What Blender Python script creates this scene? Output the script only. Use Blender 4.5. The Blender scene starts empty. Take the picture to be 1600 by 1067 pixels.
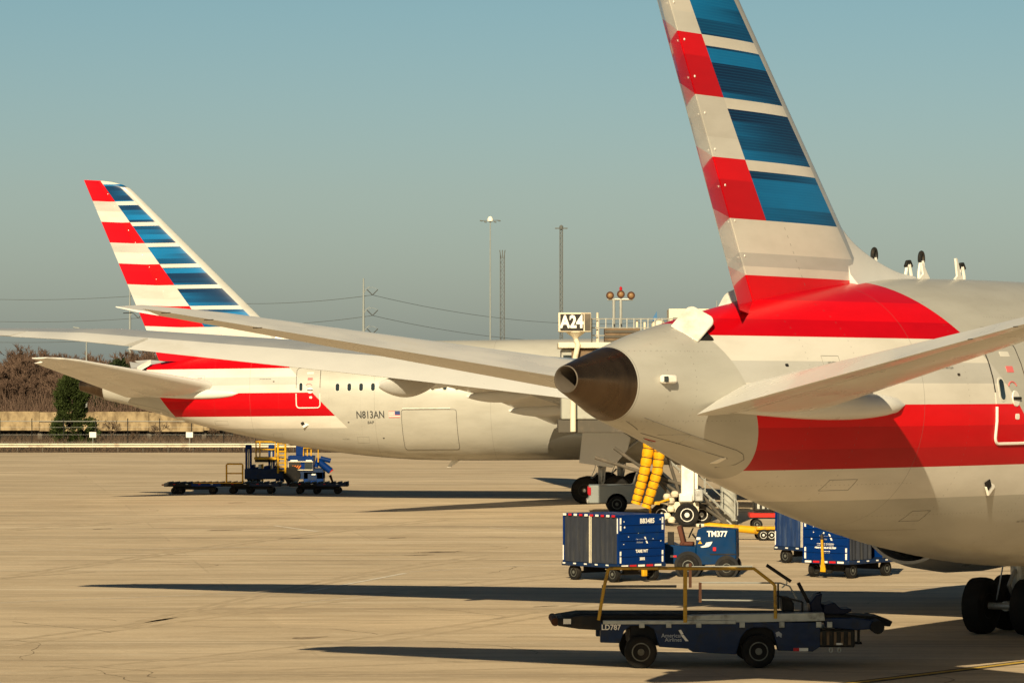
import bpy, bmesh, math, random
from mathutils import Vector, Matrix
random.seed(7)
R = math.radians
S = bpy.context.scene
# ------------------------------------------------------------------ camera, sky, sun, exposure
CAM_Z = 5.8; F = 5400.0; YH = 608.0
cd = bpy.data.cameras.new('camera'); cam = bpy.data.objects.new('camera', cd)
S.collection.objects.link(cam); S.camera = cam
cam.location = (0, 0, CAM_Z); cam.rotation_euler = (R(90), 0, 0)
cd.sensor_width = 36; cd.lens = F / 1600 * 36; cd.shift_y = (YH - 533.5) / 1600
cd.clip_start = 0.5; cd.clip_end = 30000
SUN = Vector((-.33, -1.9, 1.0)).normalized()
SUN_EL = math.asin(SUN.z)
w = bpy.data.worlds.new('World'); S.world = w; w.use_nodes = True
nt = w.node_tree; nt.nodes.clear()
sky = nt.nodes.new('ShaderNodeTexSky'); sky.sky_type = 'NISHITA'; sky.sun_disc = False
sky.sun_elevation = SUN_EL; sky.sun_rotation = R(189.9); sky.air_density = 1.3; sky.dust_density = 1.2; sky.ozone_density = 1.5
tint = nt.nodes.new('ShaderNodeMix'); tint.data_type = 'RGBA'; tint.blend_type = 'MULTIPLY'; tint.inputs[0].default_value = 1
bg = nt.nodes.new('ShaderNodeBackground'); bg.inputs[1].default_value = 0.05
wo = nt.nodes.new('ShaderNodeOutputWorld')
tcw = nt.nodes.new('ShaderNodeTexCoord'); spw = nt.nodes.new('ShaderNodeSeparateXYZ'); rmp = nt.nodes.new('ShaderNodeValToRGB')
mr = nt.nodes.new('ShaderNodeMapRange'); mr.inputs[2].default_value = .2          # the air near the horizon is hazier and paler
nt.links.new(tcw.outputs['Generated'], spw.inputs[0]); nt.links.new(spw.outputs[2], mr.inputs[0]); nt.links.new(mr.outputs[0], rmp.inputs[0])
els = rmp.color_ramp.elements; els[0].position = 0; els[0].color = (.86, 1.06, 1.46, 1); els[1].position = .55; els[1].color = (.68, .91, 1.06, 1)
e_ = els.new(.285); e_.color = (.81, .97, 1.19, 1); e_ = els.new(.8); e_.color = (.50, .62, .70, 1); e_ = els.new(1); e_.color = (.26, .33, .36, 1)
nt.links.new(rmp.outputs[0], tint.inputs[7])
nt.links.new(sky.outputs[0], tint.inputs[6]); nt.links.new(tint.outputs[2], bg.inputs[0]); nt.links.new(bg.outputs[0], wo.inputs[0])
ld = bpy.data.lights.new('sun', 'SUN'); ld.energy = 5.0; ld.angle = R(.5); ld.color = (1.0, .835, .55)
lo = bpy.data.objects.new('sun', ld); S.collection.objects.link(lo)
lo.rotation_euler = SUN.to_track_quat('Z', 'Y').to_euler(); lo.location = (0, -50, 60)
S.view_settings.view_transform = 'Standard'; S.view_settings.look = 'None'
S.view_settings.exposure = 0.45; S.view_settings.gamma = 1

def gz(y):                                   # the apron climbs very gently away from the camera
    return 0 if y < 100 else min(.27, .27 * (y - 100) / 65)
def at(px, py, Y):                           # a point of the place at distance Y
    return Vector(((px - 800) / F * Y, Y, CAM_Z + (YH - py) / F * Y))
def gx(px, Y):
    return (px - 800) / F * Y

# ------------------------------------------------------------------ node expressions
class X:
    def __init__(s, t, v): s.t = t; s.v = v
    def _m(s, op, *a):
        n = s.t.nodes.new('ShaderNodeMath'); n.operation = op
        for i, q in enumerate((s,) + a):
            q = q.v if isinstance(q, X) else q
            if isinstance(q, (int, float)): n.inputs[i].default_value = q
            else: s.t.links.new(q, n.inputs[i])
        return X(s.t, n.outputs[0])
    def __add__(s, o): return s._m('ADD', o)
    def __sub__(s, o): return s._m('SUBTRACT', o)
    def __mul__(s, o): return s._m('MULTIPLY', o)
    def __gt__(s, o): return s._m('GREATER_THAN', o)
    def __lt__(s, o): return s._m('LESS_THAN', o)
    def inv(s): return X(s.t, X(s.t, 1.0)._m('SUBTRACT', s).v)
    def fract(s): return s._m('FRACT')
    def abs(s): return s._m('ABSOLUTE')
    def floor(s): return s._m('FLOOR')
def colmix(t, fac, a, b, mode='MIX'):
    n = t.nodes.new('ShaderNodeMix'); n.data_type = 'RGBA'; n.blend_type = mode
    for i, q in ((0, fac), (6, a), (7, b)):
        q = q.v if isinstance(q, X) else q
        if isinstance(q, (int, float)): n.inputs[i].default_value = q
        elif isinstance(q, tuple): n.inputs[i].default_value = q if len(q) == 4 else q + (1,)
        else: t.links.new(q, n.inputs[i])
    return n.outputs[2]
def noise(t, vec=None, scale=5, detail=4, rough=.55, sc=(1, 1, 1)):
    mp = t.nodes.new('ShaderNodeMapping'); mp.inputs['Scale'].default_value = sc
    if vec is None:
        tc = t.nodes.new('ShaderNodeTexCoord'); vec = tc.outputs['Object']
    t.links.new(vec, mp.inputs[0])
    n = t.nodes.new('ShaderNodeTexNoise'); n.inputs['Scale'].default_value = scale
    n.inputs['Detail'].default_value = detail; n.inputs['Roughness'].default_value = rough
    t.links.new(mp.outputs[0], n.inputs[0]); return X(t, n.outputs[0])
def smooth(t, x, a, b, lo=0., hi=1.):
    n = t.nodes.new('ShaderNodeMapRange'); n.interpolation_type = 'SMOOTHSTEP'
    for i, v in ((1, a), (2, b), (3, lo), (4, hi)): n.inputs[i].default_value = v
    t.links.new(x.v, n.inputs[0]); return X(t, n.outputs[0])

MATS = {}
def mat(name, col, rough=.5, metal=0., coat=0., vary=.12, vs=3., dirt=None, dscale=1.2, bump=0., bscale=30, emit=None, spec=.22, sc=(1, 1, 1), dth=(.5, .68)):
    m = bpy.data.materials.new(name); m.use_nodes = True; t = m.node_tree
    b = t.nodes['Principled BSDF']
    b.inputs['Roughness'].default_value = rough; b.inputs['Metallic'].default_value = metal
    b.inputs['Coat Weight'].default_value = coat; b.inputs['Coat Roughness'].default_value = .08
    b.inputs['Specular IOR Level'].default_value = spec
    n = noise(t, scale=vs, sc=sc)
    c = colmix(t, n, tuple(max(0, x * (1 - vary)) for x in col), tuple(min(1, x * (1 + vary)) for x in col))
    if dirt is not None:
        d = smooth(t, noise(t, scale=dscale, detail=6, rough=.65, sc=sc), dth[0], dth[1], 0, .75)
        c = colmix(t, d, c, dirt)
        rr = smooth(t, noise(t, scale=dscale * 2, detail=5), .3, .7, max(.03, rough - .1), min(1, rough + .15))
        t.links.new(rr.v, b.inputs['Roughness'])
    t.links.new(c, b.inputs['Base Color'])
    if bump:
        bn = t.nodes.new('ShaderNodeBump'); bn.inputs['Strength'].default_value = bump; bn.inputs['Distance'].default_value = .02
        t.links.new(noise(t, scale=bscale, detail=5).v, bn.inputs['Height']); t.links.new(bn.outputs[0], b.inputs['Normal'])
    if emit:
        b.inputs['Emission Color'].default_value = emit[0] + (1,); b.inputs['Emission Strength'].default_value = emit[1]
    MATS[name] = m; return m

SILVER = (.46, .447, .40); CREAM = (.63, .60, .54); LGREY = (.47, .46, .43); RED = (.66, .003, .008); RED2 = (.50, .002, .007)
def liv(t):
    a = t.nodes.new('ShaderNodeAttribute'); a.attribute_name = 'liv'
    s = t.nodes.new('ShaderNodeSeparateXYZ'); t.links.new(a.outputs['Vector'], s.inputs[0])
    return a.outputs['Vector'], X(t, s.outputs[0]), X(t, s.outputs[1]), X(t, s.outputs[2])
def finish_paint(t, m, c, vec, metal=None, rough=.28, coat=.06):
    b = t.nodes['Principled BSDF']
    n = noise(t, vec, 1.1, 6, .6, (.5, 1, 1.6))
    c = colmix(t, smooth(t, n, .35, .75, 0, .22), c, (.45, .42, .36), 'MULTIPLY')
    n2 = noise(t, vec, 9, 5, .7, (.25, 1, 1))
    c = colmix(t, smooth(t, n2, .62, .8, 0, .14), c, (.55, .52, .46), 'MULTIPLY')
    t.links.new(c, b.inputs['Base Color'])
    b.inputs['Roughness'].default_value = rough; b.inputs['Coat Weight'].default_value = coat; b.inputs['Coat Roughness'].default_value = .05; b.inputs['Specular IOR Level'].default_value = .12
    if metal is not None: t.links.new(metal.v, b.inputs['Metallic'])
    bn = t.nodes.new('ShaderNodeBump'); bn.inputs['Strength'].default_value = .10; bn.inputs['Distance'].default_value = .02
    t.links.new(noise(t, vec, .8, 2).v, bn.inputs['Height']); t.links.new(bn.outputs[0], b.inputs['Normal'])
def livery_body():
    m = bpy.data.materials.new('livery_body'); m.use_nodes = True; t = m.node_tree
    vec, u, y, z = liv(t)
    def line(c): return ((u - c).abs() < .007)
    c = CREAM
    c = colmix(t, (z < 6.30) * (z > 5.91), c, LGREY)
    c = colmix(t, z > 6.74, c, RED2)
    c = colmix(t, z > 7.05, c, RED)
    c = colmix(t, z > 7.42, c, (.50, .004, .012))  # crown band leans to magenta, a reflection painted into the red
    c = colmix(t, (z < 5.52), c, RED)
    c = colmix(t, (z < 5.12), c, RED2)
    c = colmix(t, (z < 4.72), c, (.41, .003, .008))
    c = colmix(t, z < 4.35, c, CREAM)
    silver = (((u + (z - 5.51) * .98) > 12.45) + ((u + (z - 5.5) * .66) < 4.3) + (z < 3.75)) > .5
    c = colmix(t, silver, c, SILVER)
    dark = X(t, line(1.34).v)
    for q in (9.2, 15.6, 21.4, 27.9, 34.2, 40.5, 47): dark = dark + line(q)
    dark = dark + ((z - 3.12).abs() < .006) * (u < 11) * (u > 2)
    for uq in (2.05, 2.75, 5.9, 7.3, 10.7, 13.3, 14.9, 17.0): dark = dark + ((u - uq).abs() < .008) * ((z * 9).fract() < .22) * .8
    for zq, ua, ub_ in ((5.25, 1.4, 4.1), (6.45, 1.4, 3.4), (4.05, 5, 9.5), (3.42, 9, 16), (7.2, 12.4, 30)): dark = dark + ((z - zq).abs() < .006) * ((u * 9).fract() < .22) * (u > ua) * (u < ub_) * .8
    dark = dark + ((z - 7.0).abs() < .005) * (u > 12)
    c = colmix(t, (dark > .5) * .45, c, (.12, .11, .10))
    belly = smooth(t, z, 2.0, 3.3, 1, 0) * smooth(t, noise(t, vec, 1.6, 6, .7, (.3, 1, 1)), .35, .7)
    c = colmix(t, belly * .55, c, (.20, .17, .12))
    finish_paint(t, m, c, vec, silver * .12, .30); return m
def livery_fin(nm='livery_fin', coat=.14, rg=.28):
    m = bpy.data.materials.new(nm); m.use_nodes = True; t = m.node_tree
    vec, u, y, z = liv(t)
    P = 1.065; B = 8.86
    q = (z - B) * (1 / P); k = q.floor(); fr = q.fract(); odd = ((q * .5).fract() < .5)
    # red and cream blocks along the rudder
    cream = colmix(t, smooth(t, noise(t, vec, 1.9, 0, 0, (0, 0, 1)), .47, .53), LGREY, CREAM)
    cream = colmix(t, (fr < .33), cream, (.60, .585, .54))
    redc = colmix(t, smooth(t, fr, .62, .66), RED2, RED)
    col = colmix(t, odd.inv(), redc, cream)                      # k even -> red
    # lower part
    low = colmix(t, z > 8.26, LGREY, CREAM); low = colmix(t, z < 8.02, low, CREAM); low = colmix(t, z < 7.86, low, RED)
    # blue blocks
    def wn(x):
        w_ = t.nodes.new('ShaderNodeTexWhiteNoise'); w_.noise_dimensions = '1D'; t.links.new(x.v, w_.inputs[1]); return X(t, w_.outputs[0])
    bi = (q * 4.3).floor(); ub = (u + (z - 8.86) * .715 - 6.5) * .36
    val = wn(bi + 3.61) * .80 + ub * (wn(bi + 57.3) - .5) * 1.3 + noise(t, vec, 2.2, 1, .5, (.2, .1, 3.0)) * .22
    blue = colmix(t, smooth(t, val, .12, .85), (.001, .018, .068), (.003, .150, .38))
    pin = ((z * 20).fract() < .25)
    blue = colmix(t, pin * .16, blue, (.02, .24, .46))
    blue = colmix(t, (fr > .825), blue, CREAM)
    isb = ((u + (z - 8.86) * .715) > 6.5)
    col = colmix(t, isb, col, blue)
    isw = ((u + (z - 8.8) * .975) > 9.62)
    col = colmix(t, isw, col, CREAM)
    low = colmix(t, z > 7.86, low, low)
    col = colmix(t, z < B, col, low)
    le = (((u + (z - 9.2) * 1.007) > 9.02) * (z > 8.2))
    col = colmix(t, le, col, (.42, .42, .40))
    col = colmix(t, z > 15.98, col, colmix(t, isb, RED, blue))
    rv = ((u + (z - 8.5) * .75 - 7.35).abs() < .012) * ((z * 7).fract() < .35) * (z < 8.9)
    col = colmix(t, rv * .5, col, (.15, .14, .12))
    finish_paint(t, m, col, vec, None, rg, coat); return m

def ground_mat():
    m = bpy.data.materials.new('apron_concrete'); m.use_nodes = True; t = m.node_tree; b = t.nodes['Principled BSDF']
    tc = t.nodes.new('ShaderNodeTexCoord'); o = tc.outputs['Object']
    big = noise(t, o, .045, 5, .6, (1, 1, 1)); mid = noise(t, o, .35, 6, .65, (.35, 1, 1)); fine = noise(t, o, 6, 4, .7)
    c = colmix(t, smooth(t, big, .35, .65), (.57, .445, .295), (.67, .535, .37))
    c = colmix(t, smooth(t, mid, .42, .72, 0, .75), c, (.35, .265, .17))
    c = colmix(t, smooth(t, fine, .35, .65, 0, .22), c, (.62, .51, .36))
    md2 = noise(t, o, 1.3, 5, .7, (.28, 1, 1)); c = colmix(t, smooth(t, md2, .46, .68, 0, .48), c, (.36, .28, .19))
    pal = noise(t, o, .8, 4, .6, (.12, 1, 1)); c = colmix(t, smooth(t, pal, .55, .70, 0, .5), c, (.70, .59, .43))
    s = t.nodes.new('ShaderNodeSeparateXYZ'); rot = t.nodes.new('ShaderNodeMapping'); rot.inputs['Rotation'].default_value = (0, 0, R(-9))
    t.links.new(o, rot.inputs[0]); t.links.new(rot.outputs[0], s.inputs[0])
    x = X(t, s.outputs[0]); y = X(t, s.outputs[1])
    wob = noise(t, o, .7, 3, .6) * .12
    j = (((x + wob) * (1 / 7.6)).fract() < .012) + (((y + wob) * (1 / 7.6)).fract() < .016)
    c = colmix(t, (j > .5) * smooth(t, noise(t, o, .12, 3), .45, .6, 0, .2), c, (.17, .13, .09))
    # slabs of slightly different concrete
    wn = t.nodes.new('ShaderNodeTexWhiteNoise'); cb = t.nodes.new('ShaderNodeCombineXYZ')
    t.links.new((x * (1 / 7.6)).floor().v, cb.inputs[0]); t.links.new((y * (1 / 7.6)).floor().v, cb.inputs[1]); t.links.new(cb.outputs[0], wn.inputs[0])
    c = colmix(t, X(t, wn.outputs[0]) * .22, c, (.38, .30, .20))
    # rubber marks and patches
    r2 = t.nodes.new('ShaderNodeMapping'); r2.inputs['Rotation'].default_value = (0, 0, R(24)); r2.inputs['Scale'].default_value = (.035, 1.1, 1)
    t.links.new(o, r2.inputs[0]); st = noise(t, r2.outputs[0], .55, 5, .6)
    c = colmix(t, smooth(t, st, .56, .70, 0, .55), c, (.24, .185, .125))
    r3 = t.nodes.new('ShaderNodeMapping'); r3.inputs['Rotation'].default_value = (0, 0, R(-33)); r3.inputs['Scale'].default_value = (.03, 1.3, 1)
    t.links.new(o, r3.inputs[0]); st = noise(t, r3.outputs[0], .5, 5, .6)
    c = colmix(t, smooth(t, st, .58, .72, 0, .45), c, (.22, .17, .115))
    for ang, sx_, lo_, hi_, amt, cc in ((12, .02, .50, .64, .6, (.30, .235, .16)), (52, .05, .56, .70, .5, (.28, .22, .15)), (-14, .03, .56, .66, .5, (.74, .63, .47))):
        r4 = t.nodes.new('ShaderNodeMapping'); r4.inputs['Rotation'].default_value = (0, 0, R(ang)); r4.inputs['Scale'].default_value = (sx_, .5, 1); r4.inputs['Location'].default_value = (ang, 3, 0)
        t.links.new(o, r4.inputs[0]); c = colmix(t, smooth(t, noise(t, r4.outputs[0], 1.0, 6, .68), lo_, hi_, 0, amt), c, cc)
    gr = noise(t, o, 14, 3, .8, (.6, 1, 1)); c = colmix(t, smooth(t, gr, .38, .66, 0, .30), c, (.33, .26, .175))
    gr2 = noise(t, o, 3.2, 5, .8, (.4, 1, 1)); c = colmix(t, smooth(t, gr2, .52, .68, 0, .35), c, (.74, .62, .45))
    sp = noise(t, o, .9, 4, .7, (.55, 1, 1))
    c = colmix(t, smooth(t, sp, .71, .74, 0, .55), c, (.16, .125, .09))
    t.links.new(c, b.inputs['Base Color']); b.inputs['Roughness'].default_value = .85; b.inputs['Specular IOR Level'].default_value = .25
    bn = t.nodes.new('ShaderNodeBump'); bn.inputs['Strength'].default_value = .3; bn.inputs['Distance'].default_value = .03
    t.links.new(fine.v, bn.inputs['Height']); t.links.new(bn.outputs[0], b.inputs['Normal'])
    return m

M = MATS
M['body'] = livery_body(); M['fin'] = livery_fin(); M['rudder'] = livery_fin('livery_rudder', .9, .2); M['ground'] = ground_mat()
mat('wing_paint', (.64, .63, .60), .32, 0, .2, .05, 1.5, (.50, .47, .41), .4, dth=(.55, .8))
mat('wing_grey', (.36, .37, .38), .33, 0, .1, .05, 1.5, (.30, .30, .29), .4, dth=(.55, .8))
mat('wing_edge', (.70, .70, .70), .22, .75, 0, .06)
mat('white_paint', (.78, .75, .68), .35, 0, .25, .06, 2, (.5, .46, .38), 1.0)
mat('burnt_steel', (.125, .085, .055), .30, .85, 0, .35, 2.2, (.05, .035, .025), 1.1, sc=(3, 1, .5), dth=(.42, .7))
mat('seam_grey', (.17, .16, .14), .6)
mat('opening_shade', (.015, .013, .012), .8)  # near black, paints the shade inside hull openings and the exhaust
mat('inner_steel', (.15, .125, .10), .5, .3)
mat('glass_dark', (.02, .03, .035), .06, 0, .6, .1)
mat('window_seal', (.60, .58, .52), .5)
mat('rubber', (.009, .0085, .008), .8, 0, 0, .3, 4, (.03, .025, .02), 2)
mat('tyre_wall', (.03, .027, .024), .7, 0, 0, .3, 6, (.09, .075, .055), 3)
mat('rim_white', (.70, .68, .62), .45, 0, 0, .1, 6, (.25, .2, .15), 5)
mat('rim_grey', (.14, .145, .13), .5, .2, 0, .2, 6, (.08, .07, .05), 4)
mat('gear_metal', (.42, .42, .40), .4, .5, 0, .15, 5, (.12, .10, .08), 4)
mat('dark_metal', (.025, .024, .022), .5, .4, 0, .3, 5, (.10, .07, .045), 3)
mat('frame_black', (.010, .010, .011), .6, 0, 0, .3, 4, (.035, .028, .02), 2)
mat('blue_paint', (.001, .022, .125), .4, 0, 0, .2, 2, (.006, .028, .09), 1.8, spec=.1)
mat('blue_tug', (.001, .028, .095), .42, 0, 0, .2, 2, (.008, .028, .06), 1.8, spec=.1)
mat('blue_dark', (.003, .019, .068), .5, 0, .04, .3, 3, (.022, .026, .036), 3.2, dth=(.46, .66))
mat('curtain', (.030, .034, .046), .9, 0, 0, .3, 5, (.055, .055, .055), 3, .35, 7, sc=(3, 3, .4))
mat('curtain_blue', (.012, .034, .11), .85, 0, 0, .35, 5, (.06, .09, .16), 3, .4, 6, sc=(3, 3, .3))
mat('yellow_paint', (.62, .33, .008), .45, 0, .1, .15, 3, (.22, .13, .03), 2.5)
mat('yellow_old', (.50, .30, .04), .55, 0, 0, .25, 4, (.12, .08, .04), 4)
mat('yellow_hose', (.70, .34, .004), .65, 0, 0, .2, 6, (.38, .17, .005), 5)
mat('white_tape', (.78, .76, .70), .45); mat('red_tape', (.50, .015, .02), .4)
mat('lettering', (.80, .78, .72), .5, vary=.03); mat('lettering_dark', (.05, .05, .05), .5, vary=.03)
mat('decal_grey', (.35, .38, .42), .5, vary=.03)
mat('orange_paint', (.60, .15, .015), .5); mat('red_paint', (.45, .02, .012), .5, vary=.2)
mat('seat_blue', (.003, .007, .028), .55); mat('seat_brown', (.10, .035, .02), .7)
mat('rust', (.07, .03, .016), .8, 0, 0, .35, 4)
mat('deck_grey', (.40, .42, .40), .5, .2, 0, .15, 3, (.15, .13, .1), 2)
mat('truck_paint', (.26, .28, .27), .3, .2, .5, .08)
mat('bridge_grey', (.36, .36, .32), .6, 0, 0, .1, 2, (.2, .17, .13), .8)
mat('bridge_dark', (.085, .075, .06), .7, 0, 0, .2, 2, (.16, .13, .1), 1)
mat('bridge_brown', (.17, .115, .07), .75, 0, 0, .3, 2, (.08, .05, .03), 1.5)
mat('cream_panel', (.70, .63, .48), .6, 0, 0, .1, 2, (.4, .33, .24), 1)
mat('galvanised', (.46, .46, .42), .45, .5, 0, .15, 5)
mat('sign_black', (.02, .018, .015), .5)
mat('wall_concrete', (.36, .27, .155), .9, 0, 0, .3, .9, (.13, .09, .05), 1.1, .5, 3, sc=(1, 1, .6), dth=(.38, .64))
mat('wall_shade', (.02, .017, .014), .9)  # shade under the raised wall put into a colour
mat('verge_soil', (.045, .032, .020), .95, 0, 0, .4, .5, (.09, .065, .04), .6, .6, 4)
mat('bark', (.125, .088, .066), .9, 0, 0, .25, 1.5); mat('twig', (.125, .080, .058), .9, 0, 0, .35, .12)
mat('twig_near', (.12, .082, .055), .9, 0, 0, .3, .3)
mat('leaf_dark', (.030, .044, .009), .75, 0, 0, .5, .5); mat('leaf_wood', (.020, .030, .009), .8, 0, 0, .4, .3)
mat('paint_yellow_line', (.55, .36, .06), .8, 0, 0, .15, 3, (.25, .18, .08), 1.5)
mat('paint_white_line', (.66, .60, .50), .8, 0, 0, .1, 3, (.42, .34, .23), 1.6)
mat('paint_black_line', (.05, .042, .034), .85, 0, 0, .2, 3, (.2, .15, .1), 1.2)
mat('oil_stain', (.14, .105, .07), .75, 0, 0, .3, 1.5, (.42, .32, .21), 2.5, dth=(.40, .55))
mat('lamp_orange', (.22, .13, .06), .35, emit=((1, .45, .12), .05))
mat('lamp_white', (.8, .8, .6), .3, emit=((1, 1, .6), 2.5))
mat('lamp_green', (.1, .5, .3), .3, emit=((.1, 1, .4), .6))
mat('tail_red', (.40, .01, .02), .3); mat('flag_red', (.68, .16, .16), .5, vary=.03); mat('flag_blue', (.05, .07, .19), .5, vary=.03)
mat('flag_cloth', (.06, .16, .32), .8); mat('tower_steel', (.12, .125, .12), .8); mat('tower_pale', (.27, .29, .28), .7)
mat('cable', (.07, .075, .075), .8)

# ------------------------------------------------------------------ mesh builder
class MB:
    def __init__(s): s.v = []; s.f = []; s.m = []; s.c = 0
    def add(s, vs, fs, mi=0):
        b = len(s.v); s.v += [Vector(v) for v in vs]
        for f in fs: s.f.append([b + i for i in f]); s.m.append(mi)
        return s
    def box(s, c, d, rz=0, mi=0, rx=0, ry=0):
        Mx = Matrix.Rotation(rz, 3, 'Z') @ Matrix.Rotation(ry, 3, 'Y') @ Matrix.Rotation(rx, 3, 'X')
        vs = [Vector(c) + Mx @ Vector((a * d[0] / 2, b * d[1] / 2, e * d[2] / 2)) for a in (-1, 1) for b in (-1, 1) for e in (-1, 1)]
        return s.add(vs, [(0, 1, 3, 2), (4, 6, 7, 5), (0, 4, 5, 1), (2, 3, 7, 6), (0, 2, 6, 4), (1, 5, 7, 3)], mi)
    def b2(s, x0, x1, y0, y1, z0, z1, mi=0):
        return s.box(((x0 + x1) / 2, (y0 + y1) / 2, (z0 + z1) / 2), (x1 - x0, y1 - y0, z1 - z0), 0, mi)
    def rings(s, rings, mi=0, cap=True, closed=True):
        n = len(rings[0]); vs = [p for r in rings for p in r]; fs = []
        for i in range(len(rings) - 1):
            for j in range(n if closed else n - 1):
                k = (j + 1) % n
                fs.append((i * n + j, i * n + k, (i + 1) * n + k, (i + 1) * n + j))
        if cap: fs.append(tuple(range(n - 1, -1, -1))); fs.append(tuple((len(rings) - 1) * n + j for j in range(n)))
        return s.add(vs, fs, mi)
    def cyl(s, p0, p1, r0, r1=None, n=12, mi=0, cap=True):
        r1 = r0 if r1 is None else r1; p0 = Vector(p0); p1 = Vector(p1); d = (p1 - p0)
        if d.length < 1e-6: return s
        d.normalize(); a = d.orthogonal().normalized(); b = d.cross(a)
        rg = [[p + (a * math.cos(2 * math.pi * j / n) + b * math.sin(2 * math.pi * j / n)) * r for j in range(n)] for p, r in ((p0, r0), (p1, r1))]
        return s.rings(rg, mi, cap)
    def tube(s, pts, r, n=8, mi=0):
        pts = [Vector(p) for p in pts]; rg = []
        a = None
        for i, p in enumerate(pts):
            d = (pts[min(i + 1, len(pts) - 1)] - pts[max(i - 1, 0)]).normalized()
            a = (d.orthogonal() if a is None else a - d * a.dot(d)).normalized(); b = d.cross(a)
            rr = r[i] if isinstance(r, (list, tuple)) else r
            rg.append([p + (a * math.cos(2 * math.pi * j / n) + b * math.sin(2 * math.pi * j / n)) * rr for j in range(n)])
        return s.rings(rg, mi, True)
    def lathe(s, o, ax, prof, n=24, mi=0, cap=True):
        o = Vector(o); d = Vector(ax).normalized(); a = d.orthogonal().normalized(); b = d.cross(a)
        rg = [[o + d * h + (a * math.cos(2 * math.pi * j / n) + b * math.sin(2 * math.pi * j / n)) * r for j in range(n)] for h, r in prof]
        return s.rings(rg, mi, cap)
    def prism(s, pts, ext, mi=0):
        n = len(pts); e = Vector(ext); vs = [Vector(p) for p in pts] + [Vector(p) + e for p in pts]
        fs = [tuple(range(n - 1, -1, -1)), tuple(range(n, 2 * n))] + [(i, (i + 1) % n, n + (i + 1) % n, n + i) for i in range(n)]
        return s.add(vs, fs, mi)
    def xf(s, Mx):
        s.v = [Mx @ v for v in s.v]; return s
    def build(s, name, mats, parent=None, bevel=0, smooth=40, livcoord=None, lv=None):
        me = bpy.data.meshes.new(name); me.from_pydata([tuple(v) for v in s.v], [], s.f)
        mats = mats if isinstance(mats, (list, tuple)) else [mats]
        for q in mats: me.materials.append(M[q])
        if len(mats) > 1:
            for p, i in zip(me.polygons, s.m): p.material_index = i
        bm = bmesh.new(); bm.from_mesh(me); bmesh.ops.recalc_face_normals(bm, faces=bm.faces); bm.to_mesh(me); bm.free()
        if livcoord:
            at_ = me.attributes.new('liv', 'FLOAT_VECTOR', 'POINT')
            src = lv or s.v
            at_.data.foreach_set('vector', [c for v in src for c in v])
        if smooth:
            for p in me.polygons: p.use_smooth = True
            me.set_sharp_from_angle(angle=R(smooth))
        me.update()
        o = bpy.data.objects.new(name, me); S.collection.objects.link(o)
        if parent: o.parent = parent
        if bevel:
            md = o.modifiers.new('bevel', 'BEVEL'); md.width = bevel; md.segments = 2; md.limit_method = 'ANGLE'; md.angle_limit = R(40)
        return o

def tag(o, label=None, cat=None, group=None, kind=None):
    if label: o['label'] = label
    if cat: o['category'] = cat
    if group: o['group'] = group
    if kind: o['kind'] = kind
    return o
def thing(name, loc, rz, label, cat, group=None):
    o = bpy.data.objects.new(name, None); S.collection.objects.link(o); o.empty_display_size = .3
    o.location = loc; o.rotation_euler = (0, 0, rz); return tag(o, label, cat, group)
def kids(o): return [c for c in S.collection.objects if c.parent == o]
def copy_tree(o, parent=None):
    c = o.copy(); S.collection.objects.link(c); c.parent = parent
    for ch in kids(o): copy_tree(ch, c)
    return c

def text_geo(txt, size, mx=None, sx=1.0, bold=0.0):
    """flat letters as (verts, faces) in the xy plane, centred"""
    cu = bpy.data.curves.new('t', 'FONT'); cu.body = txt; cu.size = size; cu.align_x = 'CENTER'; cu.align_y = 'CENTER'; cu.resolution_u = 3
    cu.offset = bold
    ob = bpy.data.objects.new('t', cu); S.collection.objects.link(ob)
    bpy.context.view_layer.update()
    dg = bpy.context.evaluated_depsgraph_get(); me = ob.evaluated_get(dg).to_mesh()
    vs = [Vector((v.co.x * sx, v.co.y, 0)) for v in me.vertices]; fs = [tuple(p.vertices) for p in me.polygons]
    ob.evaluated_get(dg).to_mesh_clear(); bpy.data.objects.remove(ob); bpy.data.curves.remove(cu)
    return vs, fs
def put_text(name, txt, size, origin, right, up, m, parent, sx=1.0, bold=0.0):
    vs, fs = text_geo(txt, size, sx=sx, bold=bold)
    o = Vector(origin); r = Vector(right).normalized(); u = Vector(up).normalized()
    return MB().add([o + r * v.x + u * v.y for v in vs], fs).build(name, m, parent, smooth=0)
def wheel(parent, c, r, wdt, ax=(0, 1, 0), rim='rim_grey', rr=.58, name='wheel', tm='rubber'):
    """tyre with a rim sub-part; ax is the axle direction, outward face at +ax"""
    a = Vector(ax).normalized(); c = Vector(c); h = wdt / 2
    t = MB().lathe(c, a, [(-h * .8, r * rr), (-h, r * .72), (-h, r * .86), (-h * .82, r * .97), (-h * .3, r), (h * .3, r), (h * .82, r * .97), (h, r * .86), (h, r * .72), (h * .8, r * rr)], 28).build(name, tm, parent)
    q = MB().lathe(c, a, [(-h * .7, r * .3), (-h * .82, r * rr * 1.02), (h * .82, r * rr * 1.02), (h * .84, r * rr * .9), (h * .45, r * rr * .78), (h * .55, r * .24), (h * .9, r * .20), (h * .9, r * .05)], 24)
    for k in range(8):
        an = k * math.pi / 4; e1 = a.orthogonal().normalized(); e2 = a.cross(e1)
        q.cyl(c + a * h * .5 + (e1 * math.cos(an) + e2 * math.sin(an)) * r * .36, c + a * h * .66 + (e1 * math.cos(an) + e2 * math.sin(an)) * r * .36, r * .045, n=6)
    q.build('rim', rim, t)
    return t

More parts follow.
